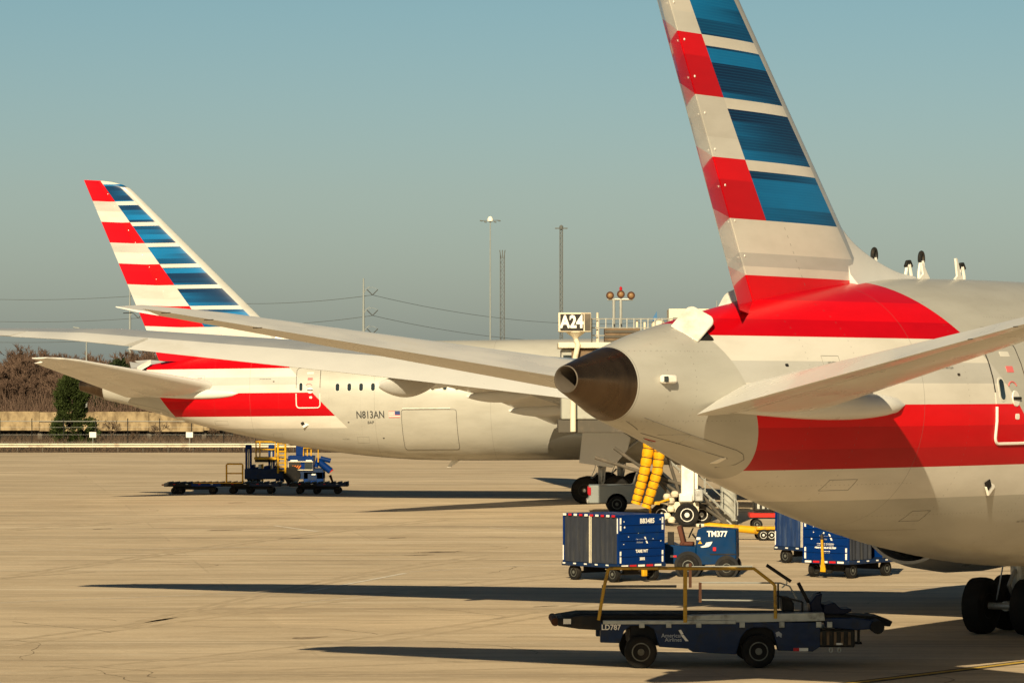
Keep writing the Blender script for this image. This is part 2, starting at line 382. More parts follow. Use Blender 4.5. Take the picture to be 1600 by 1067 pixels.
# ------------------------------------------------------------------ the airliner
PROF = [(0, 6.20, 5.73, .235), (.65, 6.36, 5.50, .43), (1.3, 6.51, 5.26, .61), (2.4, 6.77, 4.99, .86), (3.5, 6.97, 4.68, 1.07), (4.7, 7.18, 4.33, 1.30),
        (6.5, 7.45, 3.84, 1.62), (8, 7.65, 3.48, 1.88), (9.8, 7.83, 3.10, 2.17), (12.5, 7.97, 2.62, 2.49), (15.8, 8.03, 2.22, 2.75), (18, 8.04, 2.09, 2.84), (21, 8.04, 2.05, 2.885),
        (30, 8.04, 2.05, 2.885), (40, 8.04, 2.05, 2.885), (47, 8.04, 2.05, 2.885), (50, 7.93, 2.12, 2.78), (52.5, 7.45, 2.35, 2.45), (54.5, 6.55, 2.72, 1.9), (56, 5.4, 3.25, 1.15), (56.6, 4.75, 3.7, .6), (56.75, 4.35, 4.1, .12)]
def hermite(tab, u):
    n = len(tab)
    if u <= tab[0][0]: return tab[0][1:]
    if u >= tab[-1][0]: return tab[-1][1:]
    i = max(k for k in range(n - 1) if tab[k][0] <= u)
    out = []
    x0, x1 = tab[i][0], tab[i + 1][0]; h = x1 - x0; t = (u - x0) / h
    for c in range(1, len(tab[0])):
        y0, y1 = tab[i][c], tab[i + 1][c]; d = (y1 - y0) / h
        dm = (y0 - tab[i - 1][c]) / (x0 - tab[i - 1][0]) if i > 0 else d
        dp = (tab[i + 2][c] - y1) / (tab[i + 2][0] - x1) if i < n - 2 else d
        m0 = 0 if dm * d <= 0 else 2 * dm * d / (dm + d); m1 = 0 if dp * d <= 0 else 2 * dp * d / (dp + d)
        if i == 0: m0 = d
        if i == n - 2: m1 = d
        out.append((2 * t**3 - 3 * t**2 + 1) * y0 + (t**3 - 2 * t**2 + t) * h * m0 + (-2 * t**3 + 3 * t**2) * y1 + (t**3 - t**2) * h * m1)
    return out
def sect(u): return hermite(PROF, u)
def side(u, z, off=0.0, sgn=1):              # a point of the hull; sgn 1 = starboard
    tp, bt, ww = sect(u); zc = (tp + bt) / 2; hh = (tp - bt) / 2
    q = max(-1, min(1, (z - zc) / hh)); c = math.sqrt(max(0, 1 - q * q))
    n = Vector((0, -sgn * c / ww, q / hh)).normalized()
    return Vector((u, -sgn * ww * c, zc + hh * q)) + n * off
def hull_ring(u, n=96, grow=0.):
    tp, bt, ww = sect(u); zc = (tp + bt) / 2; hh = (tp - bt) / 2
    return [Vector((u, -(ww + grow) * math.cos(2 * math.pi * j / n), zc + (hh + grow) * math.sin(2 * math.pi * j / n))) for j in range(n)]
def patch(name, m, parent, u0, u1, z0, z1, off=.012, rad=.15, sgn=1, nu=8, nz=12, livc=True, steps=5):
    """a rounded panel lying on the hull"""
    uc, zc, hu, hz = (u0 + u1) / 2, (z0 + z1) / 2, (u1 - u0) / 2, (z1 - z0) / 2
    rad = min(rad, hu, hz); out = []
    for cx, cz, a0 in ((hu - rad, hz - rad, 0), (-hu + rad, hz - rad, 90), (-hu + rad, -hz + rad, 180), (hu - rad, -hz + rad, 270)):
        for k in range(steps + 1):
            a = R(a0 + 90 * k / steps); out.append((cx + rad * math.cos(a), cz + rad * math.sin(a)))
    dense = []
    for i in range(len(out)):
        p, q = out[i], out[(i + 1) % len(out)]; L = math.hypot(q[0] - p[0], q[1] - p[1]); k = max(1, int(L / .25))
        for j in range(k): dense.append((p[0] + (q[0] - p[0]) * j / k, p[1] + (q[1] - p[1]) * j / k))
    NR = 7; b = MB(); rg = []
    for i in range(NR + 1):
        f = 1 - i / NR * .98
        rg.append([side(uc + a * f, zc + c * f, off, sgn) for a, c in dense])
    rg.insert(0, [side(uc + a, zc + c, -.02, sgn) for a, c in dense])
    b.rings(rg, 0, True)
    return b.build(name, m, parent, livcoord=livc), [(uc + a, zc + c) for a, c in dense]
def hull_text(name, txt, size, uc, zc, m, parent, sgn=1, sx=1., bold=0., off=.015):
    vs, fs = text_geo(txt, size, sx=sx, bold=bold)
    return MB().add([side(uc + v.x * sgn, zc + v.y, off, sgn) for v in vs], fs).build(name, m, parent, smooth=0)

def foil(f, camber=0.):                       # half thickness for t = 1, and the camber line
    t = 5 * (.2969 * math.sqrt(max(f, 0)) - .126 * f - .3516 * f**2 + .2843 * f**3 - .1015 * f**4)
    return t, camber * 4 * f * (1 - f)
def loft(sec, f0, f1, frame, camber=0., n=14, hinge=None):
    """sec: (span, uLE, uTE, nLE, nTE, t/c). frame(u, off, span) -> point. hinge = droop in metres per metre"""
    rg = []
    for sp, ul, ut, nl, ntl, tc in sec:
        ch = ul - ut; up = []; lw = []
        for k in range(n + 1):
            f = f0 + (f1 - f0) * (1 - math.cos(math.pi * k / n)) / 2
            t, c = foil(f, camber); base = nl + (ntl - nl) * f
            if hinge and f > f0: base -= hinge * (f - f0) * ch
            up.append(frame(ul - f * ch, base + (c + t * tc) * ch, sp)); lw.append(frame(ul - f * ch, base + (c - t * tc) * ch, sp))
        rg.append(up + lw[::-1][(1 if f1 >= .999 else 0):(-1 if f0 <= .001 else None)])
    return MB().rings(rg, 0, True)
def densify(sec, k):
    out = []
    for a, b in zip(sec, sec[1:]):
        for j in range(k): out.append(tuple(x + (y - x) * j / k for x, y in zip(a, b)))
    return out + [sec[-1]]
def lerp_sec(sec, L):
    for a, b in zip(sec, sec[1:]):
        if a[0] <= L <= b[0]:
            f = (L - a[0]) / (b[0] - a[0]); return tuple(x + (y - x) * f for x, y in zip(a, b))
    return sec[-1]
def cut(sec, L0, L1, k=3):
    pts = [lerp_sec(sec, L0)] + [q for q in sec if L0 + .05 < q[0] < L1 - .05] + [lerp_sec(sec, L1)]
    return densify(pts, k)

#         span  uLE   uTE   zLE   zTE   t/c
WING = [(1.6, 36.0, 24.9, 4.20, 3.85, .13), (2.9, 35.1, 24.5, 4.38, 4.10, .13), (10.5, 29.9, 22.3, 5.62, 5.45, .125), (18, 25.6, 20.0, 6.42, 6.27, .12), (26, 20.9, 17.7, 7.15, 7.07, .11),
        (28.5, 19.2, 17.1, 7.25, 7.20, .10), (29.5, 18.2, 16.75, 7.33, 7.30, .09), (30.05, 17.4, 16.5, 7.38, 7.36, .07)]
STAB = [(.5, 8.1, 3.1, 5.72, 5.50, .16), (1.0, 7.75, 2.62, 5.82, 5.60, .16), (8.9, 2.40, .30, 7.15, 7.08, .115), (9.6, 1.75, .08, 7.25, 7.20, .09), (9.92, 1.1, .02, 7.30, 7.28, .06)]
def FIN_SEC(z):
    ule = 9.45 - (z - 9.2) * 1.007; ute = 3.57 - (z - 8.46) * .415
    return (z, ule, ute, 0, 0, .075 + .004 * (z - 8))

def make_airliner(name, label):
    root = thing(name, (0, 0, 0), 0, label, 'airliner', 'airliners parked on the apron')
    # hull
    us = sorted(set([1.3 + .25 * i for i in range(80)] + [21.5 + i for i in range(26)] + [47.5 + .35 * i for i in range(26)] + [56.6, 56.75])); us = [u for u in us if u <= 56.75]
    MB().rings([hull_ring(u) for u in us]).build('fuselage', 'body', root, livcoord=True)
    ex = MB().rings([hull_ring(u) for u in (0, .1, .2, .35, .5, .65, .8, .95, 1.1, 1.3)], cap=False)
    exo = ex.build('exhaust_cone', 'burnt_steel', root)
    sc_ = lambda u, k: [Vector((u, v.y * k, 5.965 + (v.z - 5.965) * k)) for v in hull_ring(0)]
    MB().rings([sc_(0, .99), sc_(-.015, .93), sc_(.02, .86), sc_(.7, .84)], cap=False).build('exhaust_duct', 'inner_steel', exo)
    MB().lathe((.70, 0, 5.965), (1, 0, 0), [(0, .20), (.02, .20)], 32).build('exhaust_opening', 'opening_shade', exo)
    # belly fairing between the wings
    rg = []
    for i in range(33):
        u = 21 + 20 * i / 32; s_ = math.sin(math.pi * i / 32) ** 1.5
        rg.append([Vector((u, -(1.75 + 1.28 * s_) * math.cos(a), 3.25 + (.75 + .75 * s_) * math.sin(a))) for a in [2 * math.pi * j / 48 for j in range(48)]])
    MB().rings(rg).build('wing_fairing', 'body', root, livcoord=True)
    # fin and rudder
    fr = lambda u, off, sp: Vector((u, -off, sp))
    zs = [7.1, 7.4, 7.8, 8.2, 8.7] + [9.2 + .6 * i for i in range(11)] + [15.6]
    sec = [FIN_SEC(z) for z in zs]
    tipz = [(15.9, 0), (16.1, -.2), (16.25, -.6), (16.33, -1.1)]
    for z, d in tipz:
        q = list(FIN_SEC(z)); q[1] += d; sec.append(tuple(q))
    HU = lambda z: 4.65 - .571 * (z - 10)
    fracs = [(q[1] - HU(q[0])) / (q[1] - q[2]) for q in sec]
    fracs = [min(.95, max(.05, q)) for q in fracs]
    def finpart(a, defl, z0=0):
        rg = []; lv = []
        for q, fc in zip(sec, fracs):
            if q[0] < z0: continue
            f0, f1 = (0, fc) if a else (fc, 1)
            z, ul, ut, _, _, tc = q; ch = ul - ut; up = []; lw = []; lu = []; ll = []
            N = 14
            hu = ul - fc * ch
            for k in range(N + 1):
                f = f0 + (f1 - f0) * (1 - math.cos(math.pi * k / N)) / 2; t, _c = foil(f); u = ul - f * ch; o = t * tc * ch
                for lst, ls, sg in ((up, lu, 1), (lw, ll, -1)):
                    p = Vector((u, -sg * o, z)); ls.append(p.copy())
                    if defl and not a:
                        d = hu - u; p = Vector((hu - d * math.cos(defl), -sg * o * math.cos(defl) - d * math.sin(defl), z + d * .10 * math.sin(defl)))
                    lst.append(p)
            e = (1 if f1 >= .999 else 0); b_ = (-1 if f0 <= .001 else None)
            rg.append(up + lw[::-1][e:b_]); lv.append(lu + ll[::-1][e:b_])
        mb = MB().rings(rg); flat = [p for r in lv for p in r]
        return mb, flat
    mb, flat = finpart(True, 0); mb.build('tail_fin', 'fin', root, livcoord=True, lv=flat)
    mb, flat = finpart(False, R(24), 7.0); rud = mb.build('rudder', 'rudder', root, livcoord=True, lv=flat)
    for z in [8.2 + .62 * i for i in range(13)]:
        b = MB(); q = FIN_SEC(z); hu = HU(z) + .12; t, _ = foil((q[1] - hu) / (q[1] - q[2]))
        b.lathe((hu, -t * q[5] * (q[1] - q[2]) + .01, z), (0, -1, 0), [(0, .026), (.018, .02), (.022, .006)], 10)
        b.build('fastener', 'white_paint', rud)
    # dorsal fillet
    rg = []; rz_ = [(9.75, 8.92), (10.3, 8.62), (10.9, 8.40), (11.6, 8.21), (12.3, 8.08), (13.0, 8.02)]
    for i in range(19):
        u = 9.75 + 3.25 * i / 18; f = 1 - i / 18; zr = hermite([(a, b_) for a, b_ in rz_], u)[0]; tp = sect(u)[0] - .12; hz = zr - tp
        k = [(.42 * f ** .7 + .06, 0), (.20 * f ** .7 + .05, hz * .22), (.10 * f ** .5 + .03, hz * .6), (.05 * f + .015, hz * .93), (.012, hz)]
        rg.append([Vector((u, -a, tp + z)) for a, z in k] + [Vector((u, a, tp + z)) for a, z in k[::-1]])
    MB().rings(rg).build('dorsal_fillet', 'wing_paint', root, smooth=60)
    for s in (1, -1):
        fr = lambda u, off, sp, s=s: Vector((u, -s * sp, off))
        SB = STAB if s > 0 else [(a_, b_, c_, d_ + .05, e_ + .02, f_ * .42) for a_, b_, c_, d_, e_, f_ in STAB]
        st = loft(densify(SB, 6), 0, .72, fr, -.012).build('tail_plane', 'wing_paint', root)
        es = cut(SB, 1.0, 9.2, 6)
        loft(es, .725, 1, fr, -.012, 8, hinge=.17 if s > 0 else -.20).build('elevator', 'wing_paint', st)
        for L in (7.0, 7.9, 8.7, 9.4):
            q = lerp_sec(SB, L); zz = q[4] - (.17 if s > 0 else -.20) * .28 * (q[1] - q[2]) if L < 9.2 else q[4]
            MB().cyl((q[2] + .03, -s * L, zz), (q[2] - .20, -s * (L + .03), zz - .01), .008, n=5).build('static_wick', 'dark_metal', st)
        # root fairing, a long pod along the hull
        rg = []
        for i in range(17):
            u = 3.4 + 5.2 * i / 16; k = math.sin(math.pi * min(1, .04 + i / 16 * .96)) ** .5
            p = side(u, 5.46 + (i / 16) * .05, 0, s); rr = .34 * k * (.35 + .65 * i / 16)
            rg.append([p + Vector((0, -s * math.cos(a) * rr * .9, math.sin(a) * rr)) for a in [2 * math.pi * j / 20 for j in range(20)]])
        MB().rings(rg).build('root_fairing', 'wing_paint', root)
        # wings
        wg = loft(cut(WING, 1.6, 30.05, 5), 0, .74, fr, .016).build('wing', 'wing_grey', root)
        for nm, L0, L1, h in (('inboard_flap', 3.0, 9.4, .10), ('flaperon', 9.5, 11.4, .12), ('outboard_flap', 11.5, 24.3, .11), ('aileron', 24.4, 27.4, .03), ('wing_tip', 27.45, 30.0, 0)):
            loft(cut(WING, L0, L1, 3), .743, 1, fr, .016, 8, hinge=h).build(nm, 'wing_paint', wg)
        for L, ln in ((7.4, 3.4), (11.9, 3.0), (17.8, 2.4)):
            q = lerp_sec(WING, L); rg = []
            for i in range(17):
                f = i / 16; u = q[2] - .25 + ln * f; k = math.sin(math.pi * (f * .93 + .035)) ** .75
                zz = q[4] - .34 + .05 * f
                rg.append([Vector((u, -s * L - .17 * k * math.cos(a), zz + .29 * k * math.sin(a) * (1.15 if math.sin(a) < 0 else .8))) for a in [2 * math.pi * j / 16 for j in range(16)]])
            MB().rings(rg).build('flap_fairing', 'wing_paint', wg)
        MB().lathe((18.3, -s * 29.3, 7.33), (1, 0, 0), [(0, .05), (.12, .06), (.2, .03)], 10).build('navigation_light', 'lamp_green', wg)
        # engine
        en = MB().lathe((31.6, -s * 9.9, 2.62), (1, 0, 0), [(7.2, 1.28), (7.5, 1.42), (7.35, 1.55), (6.6, 1.68), (5, 1.74), (3.2, 1.70), (1.6, 1.52), (.9, 1.38), (.9, 1.30), (2.4, 1.42), (6, 1.30)], 48, cap=False).build('engine', 'wing_grey', root)
        MB().lathe((31.6, -s * 9.9, 2.62), (1, 0, 0), [(7.0, .1), (6.7, .35), (6.6, 1.3), (6.4, 1.3), (2, 1.2), (1.2, .95), (0, .68), (-.1, .62), (-.1, .5), (-.9, .08)], 32).build('engine_core', 'dark_metal', en)
        MB().prism([(39 - 2, -s * 9.9 - .14, 4.2), (30.2, -s * 9.9 - .14, 5.25), (27.8, -s * 9.9 - .14, 4.9), (31.3, -s * 9.9 - .14, 3.6), (35, -s * 9.9 - .14, 4.1)], (0, .28, 0)).build('pylon', 'wing_paint', en, .05)
        # main gear
        g = MB().cyl((27, -s * 4.3, 3.8), (27, -s * 4.2, .75), .17, n=16).cyl((27, -s * 4.2, 1.6), (27, -s * 4.2, .68), .13, n=16)
        g.cyl((26.25, -s * 4.2, .67), (27.75, -s * 4.2, .67), .12).cyl((27, -s * 4.8, 1.7), (29, -s * 3.0, 3.3), .08).cyl((27, -s * 4.8, 1.7), (26, -s * 2.6, 3.2), .07)
        for du in (-.75, .75): g.cyl((27 + du, -s * 4.2 - .85, .67), (27 + du, -s * 4.2 + .85, .67), .08)
        g.tube([(26.8, -s * 4.2, 1.5), (26.45, -s * 4.2, 1.15), (26.75, -s * 4.2, .8)], .05, 6).cyl((27.2, -s * 4.1, 2.2), (28.2, -s * 3.6, 3.4), .06, n=8).cyl((26.9, -s * 4.1, 2.6), (26.9, -s * 2.0, 3.1), .07, n=8)
        g.tube([(27.15, -s * 4.35, 2.9), (27.25, -s * 4.45, 1.9), (27.1, -s * 4.45, .9)], .025, 5).tube([(26.85, -s * 4.35, 2.9), (26.7, -s * 4.45, 1.7), (26.3, -s * 4.45, .8)], .02, 5)
        g = g.build('main_gear', 'gear_metal', root)
        for du in (-.75, .75):
            for dl in (-.62, .62):
                wheel(g, (27 + du, -s * 4.2 + dl, .67), .67, .50, (0, -1 if dl < 0 else 1, 0), 'dark_metal', .45)
        hz = MB()
        pts = [(26.2, 3.75), (27.3, 4.05), (28.5, 3.2), (28.35, 2.6), (27.6, 1.75), (26.0, 2.0)]
        hz.prism([(u, -s * 4.95, z) for u, z in pts], (0, s * .05, 0)); hz.build('gear_door', 'wing_paint', root, .01)
        for du in (-1.5, 1.5): pass
        # hull details of this side
        d, out = patch('cabin_door', 'body', root, 11.62, 12.84, 4.76, 6.72, .014, .16, s)
        lo_ = [p for p in out if p[1] < 5.56]; hi_ = [p for p in out if p[1] >= 5.5]
        k0 = max(range(len(hi_)), key=lambda i: math.hypot(hi_[i][0] - hi_[i - 1][0], hi_[i][1] - hi_[i - 1][1])); hi_ = hi_[k0:] + hi_[:k0]
        MB().tube([side(u, z, .015, s) for u, z in lo_], .030, 6).build('door_frame', 'white_paint', d)
        MB().tube([side(u, z, .012, s) for u, z in hi_], .013, 5).build('door_seam', 'dark_metal', d)
        wo_, _ = patch('door_window', 'window_seal', d, 11.74, 11.99, 5.56, 6.03, .022, .13, s, livc=False)
        patch('pane', 'glass_dark', wo_, 11.785, 11.945, 5.60, 5.99, .03, .085, s, livc=False)
        hb = MB(); hb.lathe(side(12.34, 5.62, .01, s), side(12.34, 5.62, 1, s) - side(12.34, 5.62, 0, s), [(0, .16), (.02, .15)], 20); hb.build('handle_plate', 'white_paint', d)
        MB().tube([side(12.2, 5.62, .04, s), side(12.48, 5.62, .04, s)], .03, 8).build('door_handle', 'dark_metal', d)
        MB().tube([side(12.28 + .16 * math.cos(a), 5.82 + .12 * math.sin(a), .02, s) for a in [R(20 + 20 * k) for k in range(8)]], .014, 5).build('door_placard', 'flag_red', d)
        patch('door_notice', 'flag_red', d, 12.2, 12.46, 6.12, 6.24, .02, .02, s, livc=False)
        patch('door_plate', 'white_paint', d, 12.30, 12.44, 5.22, 5.33, .022, .03, s, livc=False)
        patch('vent_panel', 'window_seal', d, 12.15, 12.5, 6.42, 6.52, .018, .02, s, livc=False)
        for k in range(44):
            u = 13.60 + .60 * k
            if 25 < u < 26.4 or 39.5 < u < 41: continue
            wf, _ = patch('cabin_window', 'window_seal', root, u, u + .27, 5.53, 5.98, .014, .14, s, livc=False, steps=4)
            patch('pane', 'glass_dark', wf, u + .04, u + .23, 5.57, 5.94, .022, .09, s, livc=False, steps=4)
        cdp, out = patch('cargo_door', 'body', root, 16.95, 19.7, 2.65, 4.62, .008, .12, s)
        MB().tube([side(u, z, .01, s) for u, z in out] + [side(*out[0], .01, s)], .011, 4).build('door_seam', 'dark_metal', cdp)
        MB().tube([side(17.0 + .3 * k, 4.68, .02, s) for k in range(9)], .022, 5).build('hinge', 'white_paint', cdp)
        # small fittings
        p = side(1.95, 5.97, .0, s)
        tl = MB().box(p + Vector((0, -s * .07, 0)), (.30, .16, .15), rz=-s * .25).build('logo_light', 'white_paint', root, .04)
        MB().box(p + Vector((-.14, -s * .10, 0)), (.04, .11, .10), rz=-s * .25).build('lens', 'glass_dark', tl, .01)
        # open access doors of the tail compartment
        h0 = side(3.05, 6.86, .01, s); h1 = side(3.15, 6.60, .01, s); up_ = Vector((.72, s * .03, .40))
        if s < 0: h0 = side(6.3, 7.40, .0, s); h1 = side(6.35, 7.24, .0, s); up_ = Vector((.32, 0, .30))
        e_ = (h0 - h1); q = [h0, h1]
        for an in range(0, 91, 15): q.append(h1 + e_ * (.22 * (1 - math.cos(R(an)))) + up_ * (.74 + .24 * math.sin(R(an))))
        for an in range(90, -1, -15): q.append(h0 - e_ * (.22 * (1 - math.cos(R(an)))) + up_ * (.74 + .24 * math.sin(R(an))))
        MB().prism(q, (-.025, 0, .03)).build('access_door', 'white_paint', root, .008)
        if s < 0: continue
        patch('access_opening', 'opening_shade', root, 3.15, 3.62, 6.64, 6.84, .01, .05, s, livc=False)  # flat black patch on the hull, painted as the shaded inside
    hull_text('registration', 'N813AN', .50, 15.38, 4.38, 'lettering_dark', root, 1, .78, .006)
    for a, u, z in (('fleet_code', 15.38, 4.01),): hull_text(a, '8AP', .20, u, z, 'lettering_dark', root, 1)
    fl = MB()
    for k in range(7):
        z0 = 4.24 + k * .046
        vs = [side(uu, zz, .015) for uu, zz in ((16.32, z0), (16.88, z0), (16.88, z0 + .046), (16.32, z0 + .046))]
        fl.add(vs, [(0, 1, 2, 3)], 0 if k % 2 == 0 else 1)
    fl.add([side(uu, zz, .019) for uu, zz in ((16.62, 4.38), (16.882, 4.38), (16.882, 4.565), (16.62, 4.565))], [(0, 1, 2, 3)], 2)
    fl.build('flag', ['flag_red', 'lettering', 'flag_blue'], root, smooth=0)
    # seams and small plates of the tail cone and belly
    def seam(pts, r=.006, mt='seam_grey', nm='panel_seam'): MB().tube([side(u, z, .003, 1) for u, z in pts], r, 4).build(nm, mt, root)
    seam([(1.75 + .2 * k, 5.32 - .045 * k) for k in range(14)]); seam([(4.35, 4.74), (4.6, 4.66), (4.75, 4.56), (4.72, 4.47), (4.5, 4.42)])
    seam([(1.5 + .1 * k, 5.26 - .03 * k) for k in range(6)]); seam([(2.2, 5.05), (3.2, 4.84), (4.4, 4.58)], .006)
    for a_, b_, c_, d_ in ((2.5, 3.1, 4.86, 5.02), (7.2, 7.9, 3.95, 4.15), (10.2, 10.7, 3.30, 3.5), (14.6, 15.2, 3.0, 3.3), (6.3, 6.8, 6.15, 6.4)):
        seam([(a_, c_), ((a_ + b_) / 2, c_), (b_, c_), (b_, (c_ + d_) / 2), (b_, d_), ((a_ + b_) / 2, d_), (a_, d_), (a_, (c_ + d_) / 2), (a_, c_)], .0035)
    seam([(2.55, 4.93), (2.75, 4.90)], .014, 'tail_red', 'red_mark')
    patch('drain_plate', 'white_paint', root, 4.25, 4.36, 4.50, 4.60, .012, .02, 1, livc=False)
    for u_, z_ in ((10.4, 6.05), (5.2, 6.2), (14.2, 4.0), (15.9, 3.2)): patch('vent', 'dark_metal', root, u_, u_ + .09, z_, z_ + .05, .006, .02, 1, livc=False)
    hull_text('stencil', 'NO STEP', .06, 6.55, 6.27, 'lettering_dark', root); hull_text('stencil', 'CAUTION', .06, 2.8, 4.80, 'lettering_dark', root)
    hull_text('stencil', 'STATIC PORT KEEP CLEAR', .05, 10.0, 6.2, 'lettering_dark', root); hull_text('stencil', 'PULL TO OPEN', .05, 14.0, 3.2, 'lettering_dark', root)
    # scoop under the hull side, blade antennas, lower drain mast
    pv = side(12.0, 3.93, .02); MB().box(pv, (.32, .05, .20), ry=R(-30)).build('outflow_valve', 'white_paint', root, .01)
    MB().box(pv + Vector((-.12, -.02, .06)), (.16, .05, .16), ry=R(-30)).build('outflow_opening', 'opening_shade', root)
    for u, k in ((13.35, .45), (14.9, .66)):
        MB().prism([(u - .22, -.02, 7.98), (u + .30, -.02, 7.99), (u + .16, -.02, 8.12), (u - .02, -.02, 8.0 + .68 * k), (u - .10, -.02, 8.0 + .67 * k), (u - .02, -.02, 8.09)], (0, .045, 0)).build('blade_antenna', 'white_paint', root, .01)
    MB().prism([(19.0, -.02, 2.06), (19.4, -.02, 2.06), (18.95, -.02, 1.72), (18.75, -.02, 1.72)], (0, .05, 0)).build('drain_mast', 'white_paint', root, .01)
    for u, y, hgt, dbl in ((12.7, .75, .46, False), (14.5, .9, .38, True), (14.8, .75, .46, True), (16.35, .6, .38, True)):
        zt = 7.95; b = MB()
        for dx in ((-.12, .12) if dbl else (.02, .10)):
            b.tube([(u + dx * .35, y, zt + hgt), (u + dx, y, zt + hgt * .5), (u + dx * 1.1, y, zt - .2)], .035, 6)
        o = b.build('mast_leg', 'white_paint', root)
        MB().tube([(u + .085 * math.cos(a), y, zt + hgt + .04 + .13 * math.sin(a)) for a in [R(-30 + 20 * k) for k in range(13)]] if hgt > .4 else [(u - .12, y, zt + hgt - .05), (u - .05, y, zt + hgt + .05), (u + .06, y, zt + hgt + .06), (u + .14, y, zt + hgt - .04)], .04, 8).build('mast_loop', 'dark_metal', o)
    # nose gear, cockpit glass
    g = MB().cyl((51.3, 0, 2.6), (51.1, 0, .55), .11).build('nose_gear', 'gear_metal', root)
    for y in (-.27, .27): wheel(g, (51.1, y, .51), .51, .34, (0, 1 if y > 0 else -1, 0), 'rim_white', .5)
    cw = MB()
    for s in (1, -1):
        for u0, u1, z0, z1 in ((54.25, 54.95, 5.65, 6.12), (53.4, 54.15, 5.85, 6.55)):
            cw.add([side(a, b_, .02, s) for a, b_ in ((u0, z0), (u1, z0 - .15), (u1, z1 - .25), (u0, z1))], [(0, 1, 2, 3)])
    cw.build('cockpit_window', 'glass_dark', root)
    return root

near = make_airliner('airliner', 'close airliner seen from behind with its brown exhaust cone pointing at the viewer')
far_ = copy_tree(near)
near.location = (.9, 57.5, 0); near.rotation_euler = (0, 0, R(57))
far_.location = (-21.8, 175, 0); far_.rotation_euler = (0, R(-.57), R(-8))
far_['label'] = 'farther airliner parked side on, registration N813AN on its grey hull'
for o in list(kids(near)):
    if o.name.startswith(('registration', 'fleet_code', 'flag')) and not o.name.startswith('flap'):
        bpy.data.objects.remove(o)
for o in list(kids(far_)):
    if o.name.startswith('mast_leg'):
        for c in kids(o): bpy.data.objects.remove(c)
        bpy.data.objects.remove(o)

# ------------------------------------------------------------------ ground
b = MB(); ys = [-400, 0, 100, 115, 130, 150, 165, 180, 302]
b.rings([[Vector((-900, y, gz(y))), Vector((900, y, gz(y)))] for y in ys], cap=False, closed=False)
tag(b.build('ground', 'ground', smooth=60), kind='structure')
tag(MB().add([(-900, 302, .27), (900, 302, .27), (6000, 14000, .27), (-6000, 14000, .27)], [(0, 1, 2, 3)]).build('verge', 'verge_soil'), kind='structure')
def strip(name, pts, wd, m, dz=.004):
    """a painted line following points on the ground"""
    b = MB(); rg = []
    for i, p in enumerate(pts):
        d = (Vector(pts[min(i + 1, len(pts) - 1)]) - Vector(pts[max(0, i - 1)])).normalized(); n = Vector((-d.y, d.x)) * wd / 2
        rg.append([Vector((p[0] - n.x, p[1] - n.y, gz(p[1]) + dz)), Vector((p[0] + n.x, p[1] + n.y, gz(p[1]) + dz))])
    return tag(b.rings(rg, cap=False, closed=False).build(name, m, smooth=0), kind='structure')
def gp(px, py):                               # a ground point seen at this pixel
    Y = 100
    for _ in range(20): Y = F * (CAM_Z - gz(Y)) / (py - YH)
    return (gx(px, Y), Y)
A, B_ = gp(1330, 1067), gp(1600, 1034)
d = (B_[0] - A[0], B_[1] - A[1])
line = [(A[0] + d[0] * k, A[1] + d[1] * k) for k in (-1.2, -.6, 0, .5, 1, 2, 4, 7)]
strip('painted_line_border', line, .46, 'paint_black_line', .004)
strip('painted_line', line, .20, 'paint_yellow_line', .008)
for name, a, c, wd, m in (('painted_mark', (470, 926), (634, 895), .16, 'paint_white_line'), ('painted_mark', (429, 821), (496, 830), .20, 'paint_white_line'),
                          ('painted_mark', (0, 941), (470, 923), .09, 'paint_white_line'), ('painted_mark', (470, 941), (640, 926), .07, 'paint_white_line'),
                          ('painted_mark', (0, 861), (420, 854), .12, 'paint_white_line'), ('painted_mark', (640, 893), (880, 880), .08, 'paint_white_line'),
                          ('painted_mark', (765, 824), (860, 831), .14, 'paint_white_line'), ('painted_mark', (1100, 850), (1330, 862), .12, 'paint_white_line'),
                          ('painted_mark', (1130, 935), (1500, 915), .10, 'paint_white_line'), ('painted_mark', (440, 783), (470, 783), .30, 'paint_white_line'),
                          ('expansion_joint', (0, 903), (150, 893), .04, 'oil_stain'),
                          ('expansion_joint', (120, 792), (880, 770), .10, 'oil_stain'), ('expansion_joint', (0, 727), (560, 722), .18, 'oil_stain')):
    strip(name, [gp(*a), gp(*c)], wd, m)
rnd = random.Random(11)
for px, py, L, wd in ((480, 996, 60, .30), (690, 862, 70, .5), (655, 867, 42, .4), (350, 828, 60, .35), (160, 826, 30, .35), (460, 841, 60, .35),                       (370, 785, 28, .6), (620, 840, 30, .3), (1170, 948, 70, .3), (1240, 967, 50, .3), (850, 947, 40, .12)):
    x, y = gp(px, py); L = L * y / F; n = 11
    b = MB().add([(x + L * .6 * math.cos(2 * math.pi * k / n) * rnd.uniform(.6, 1.1), y + wd * 1.1 * math.sin(2 * math.pi * k / n) * rnd.uniform(.4, 1.2) + .3 * math.cos(2 * math.pi * k / n), gz(y) + .005) for k in range(n)], [tuple(range(n))])
    tag(b.build('oil_stain', 'oil_stain', smooth=0), kind='structure')

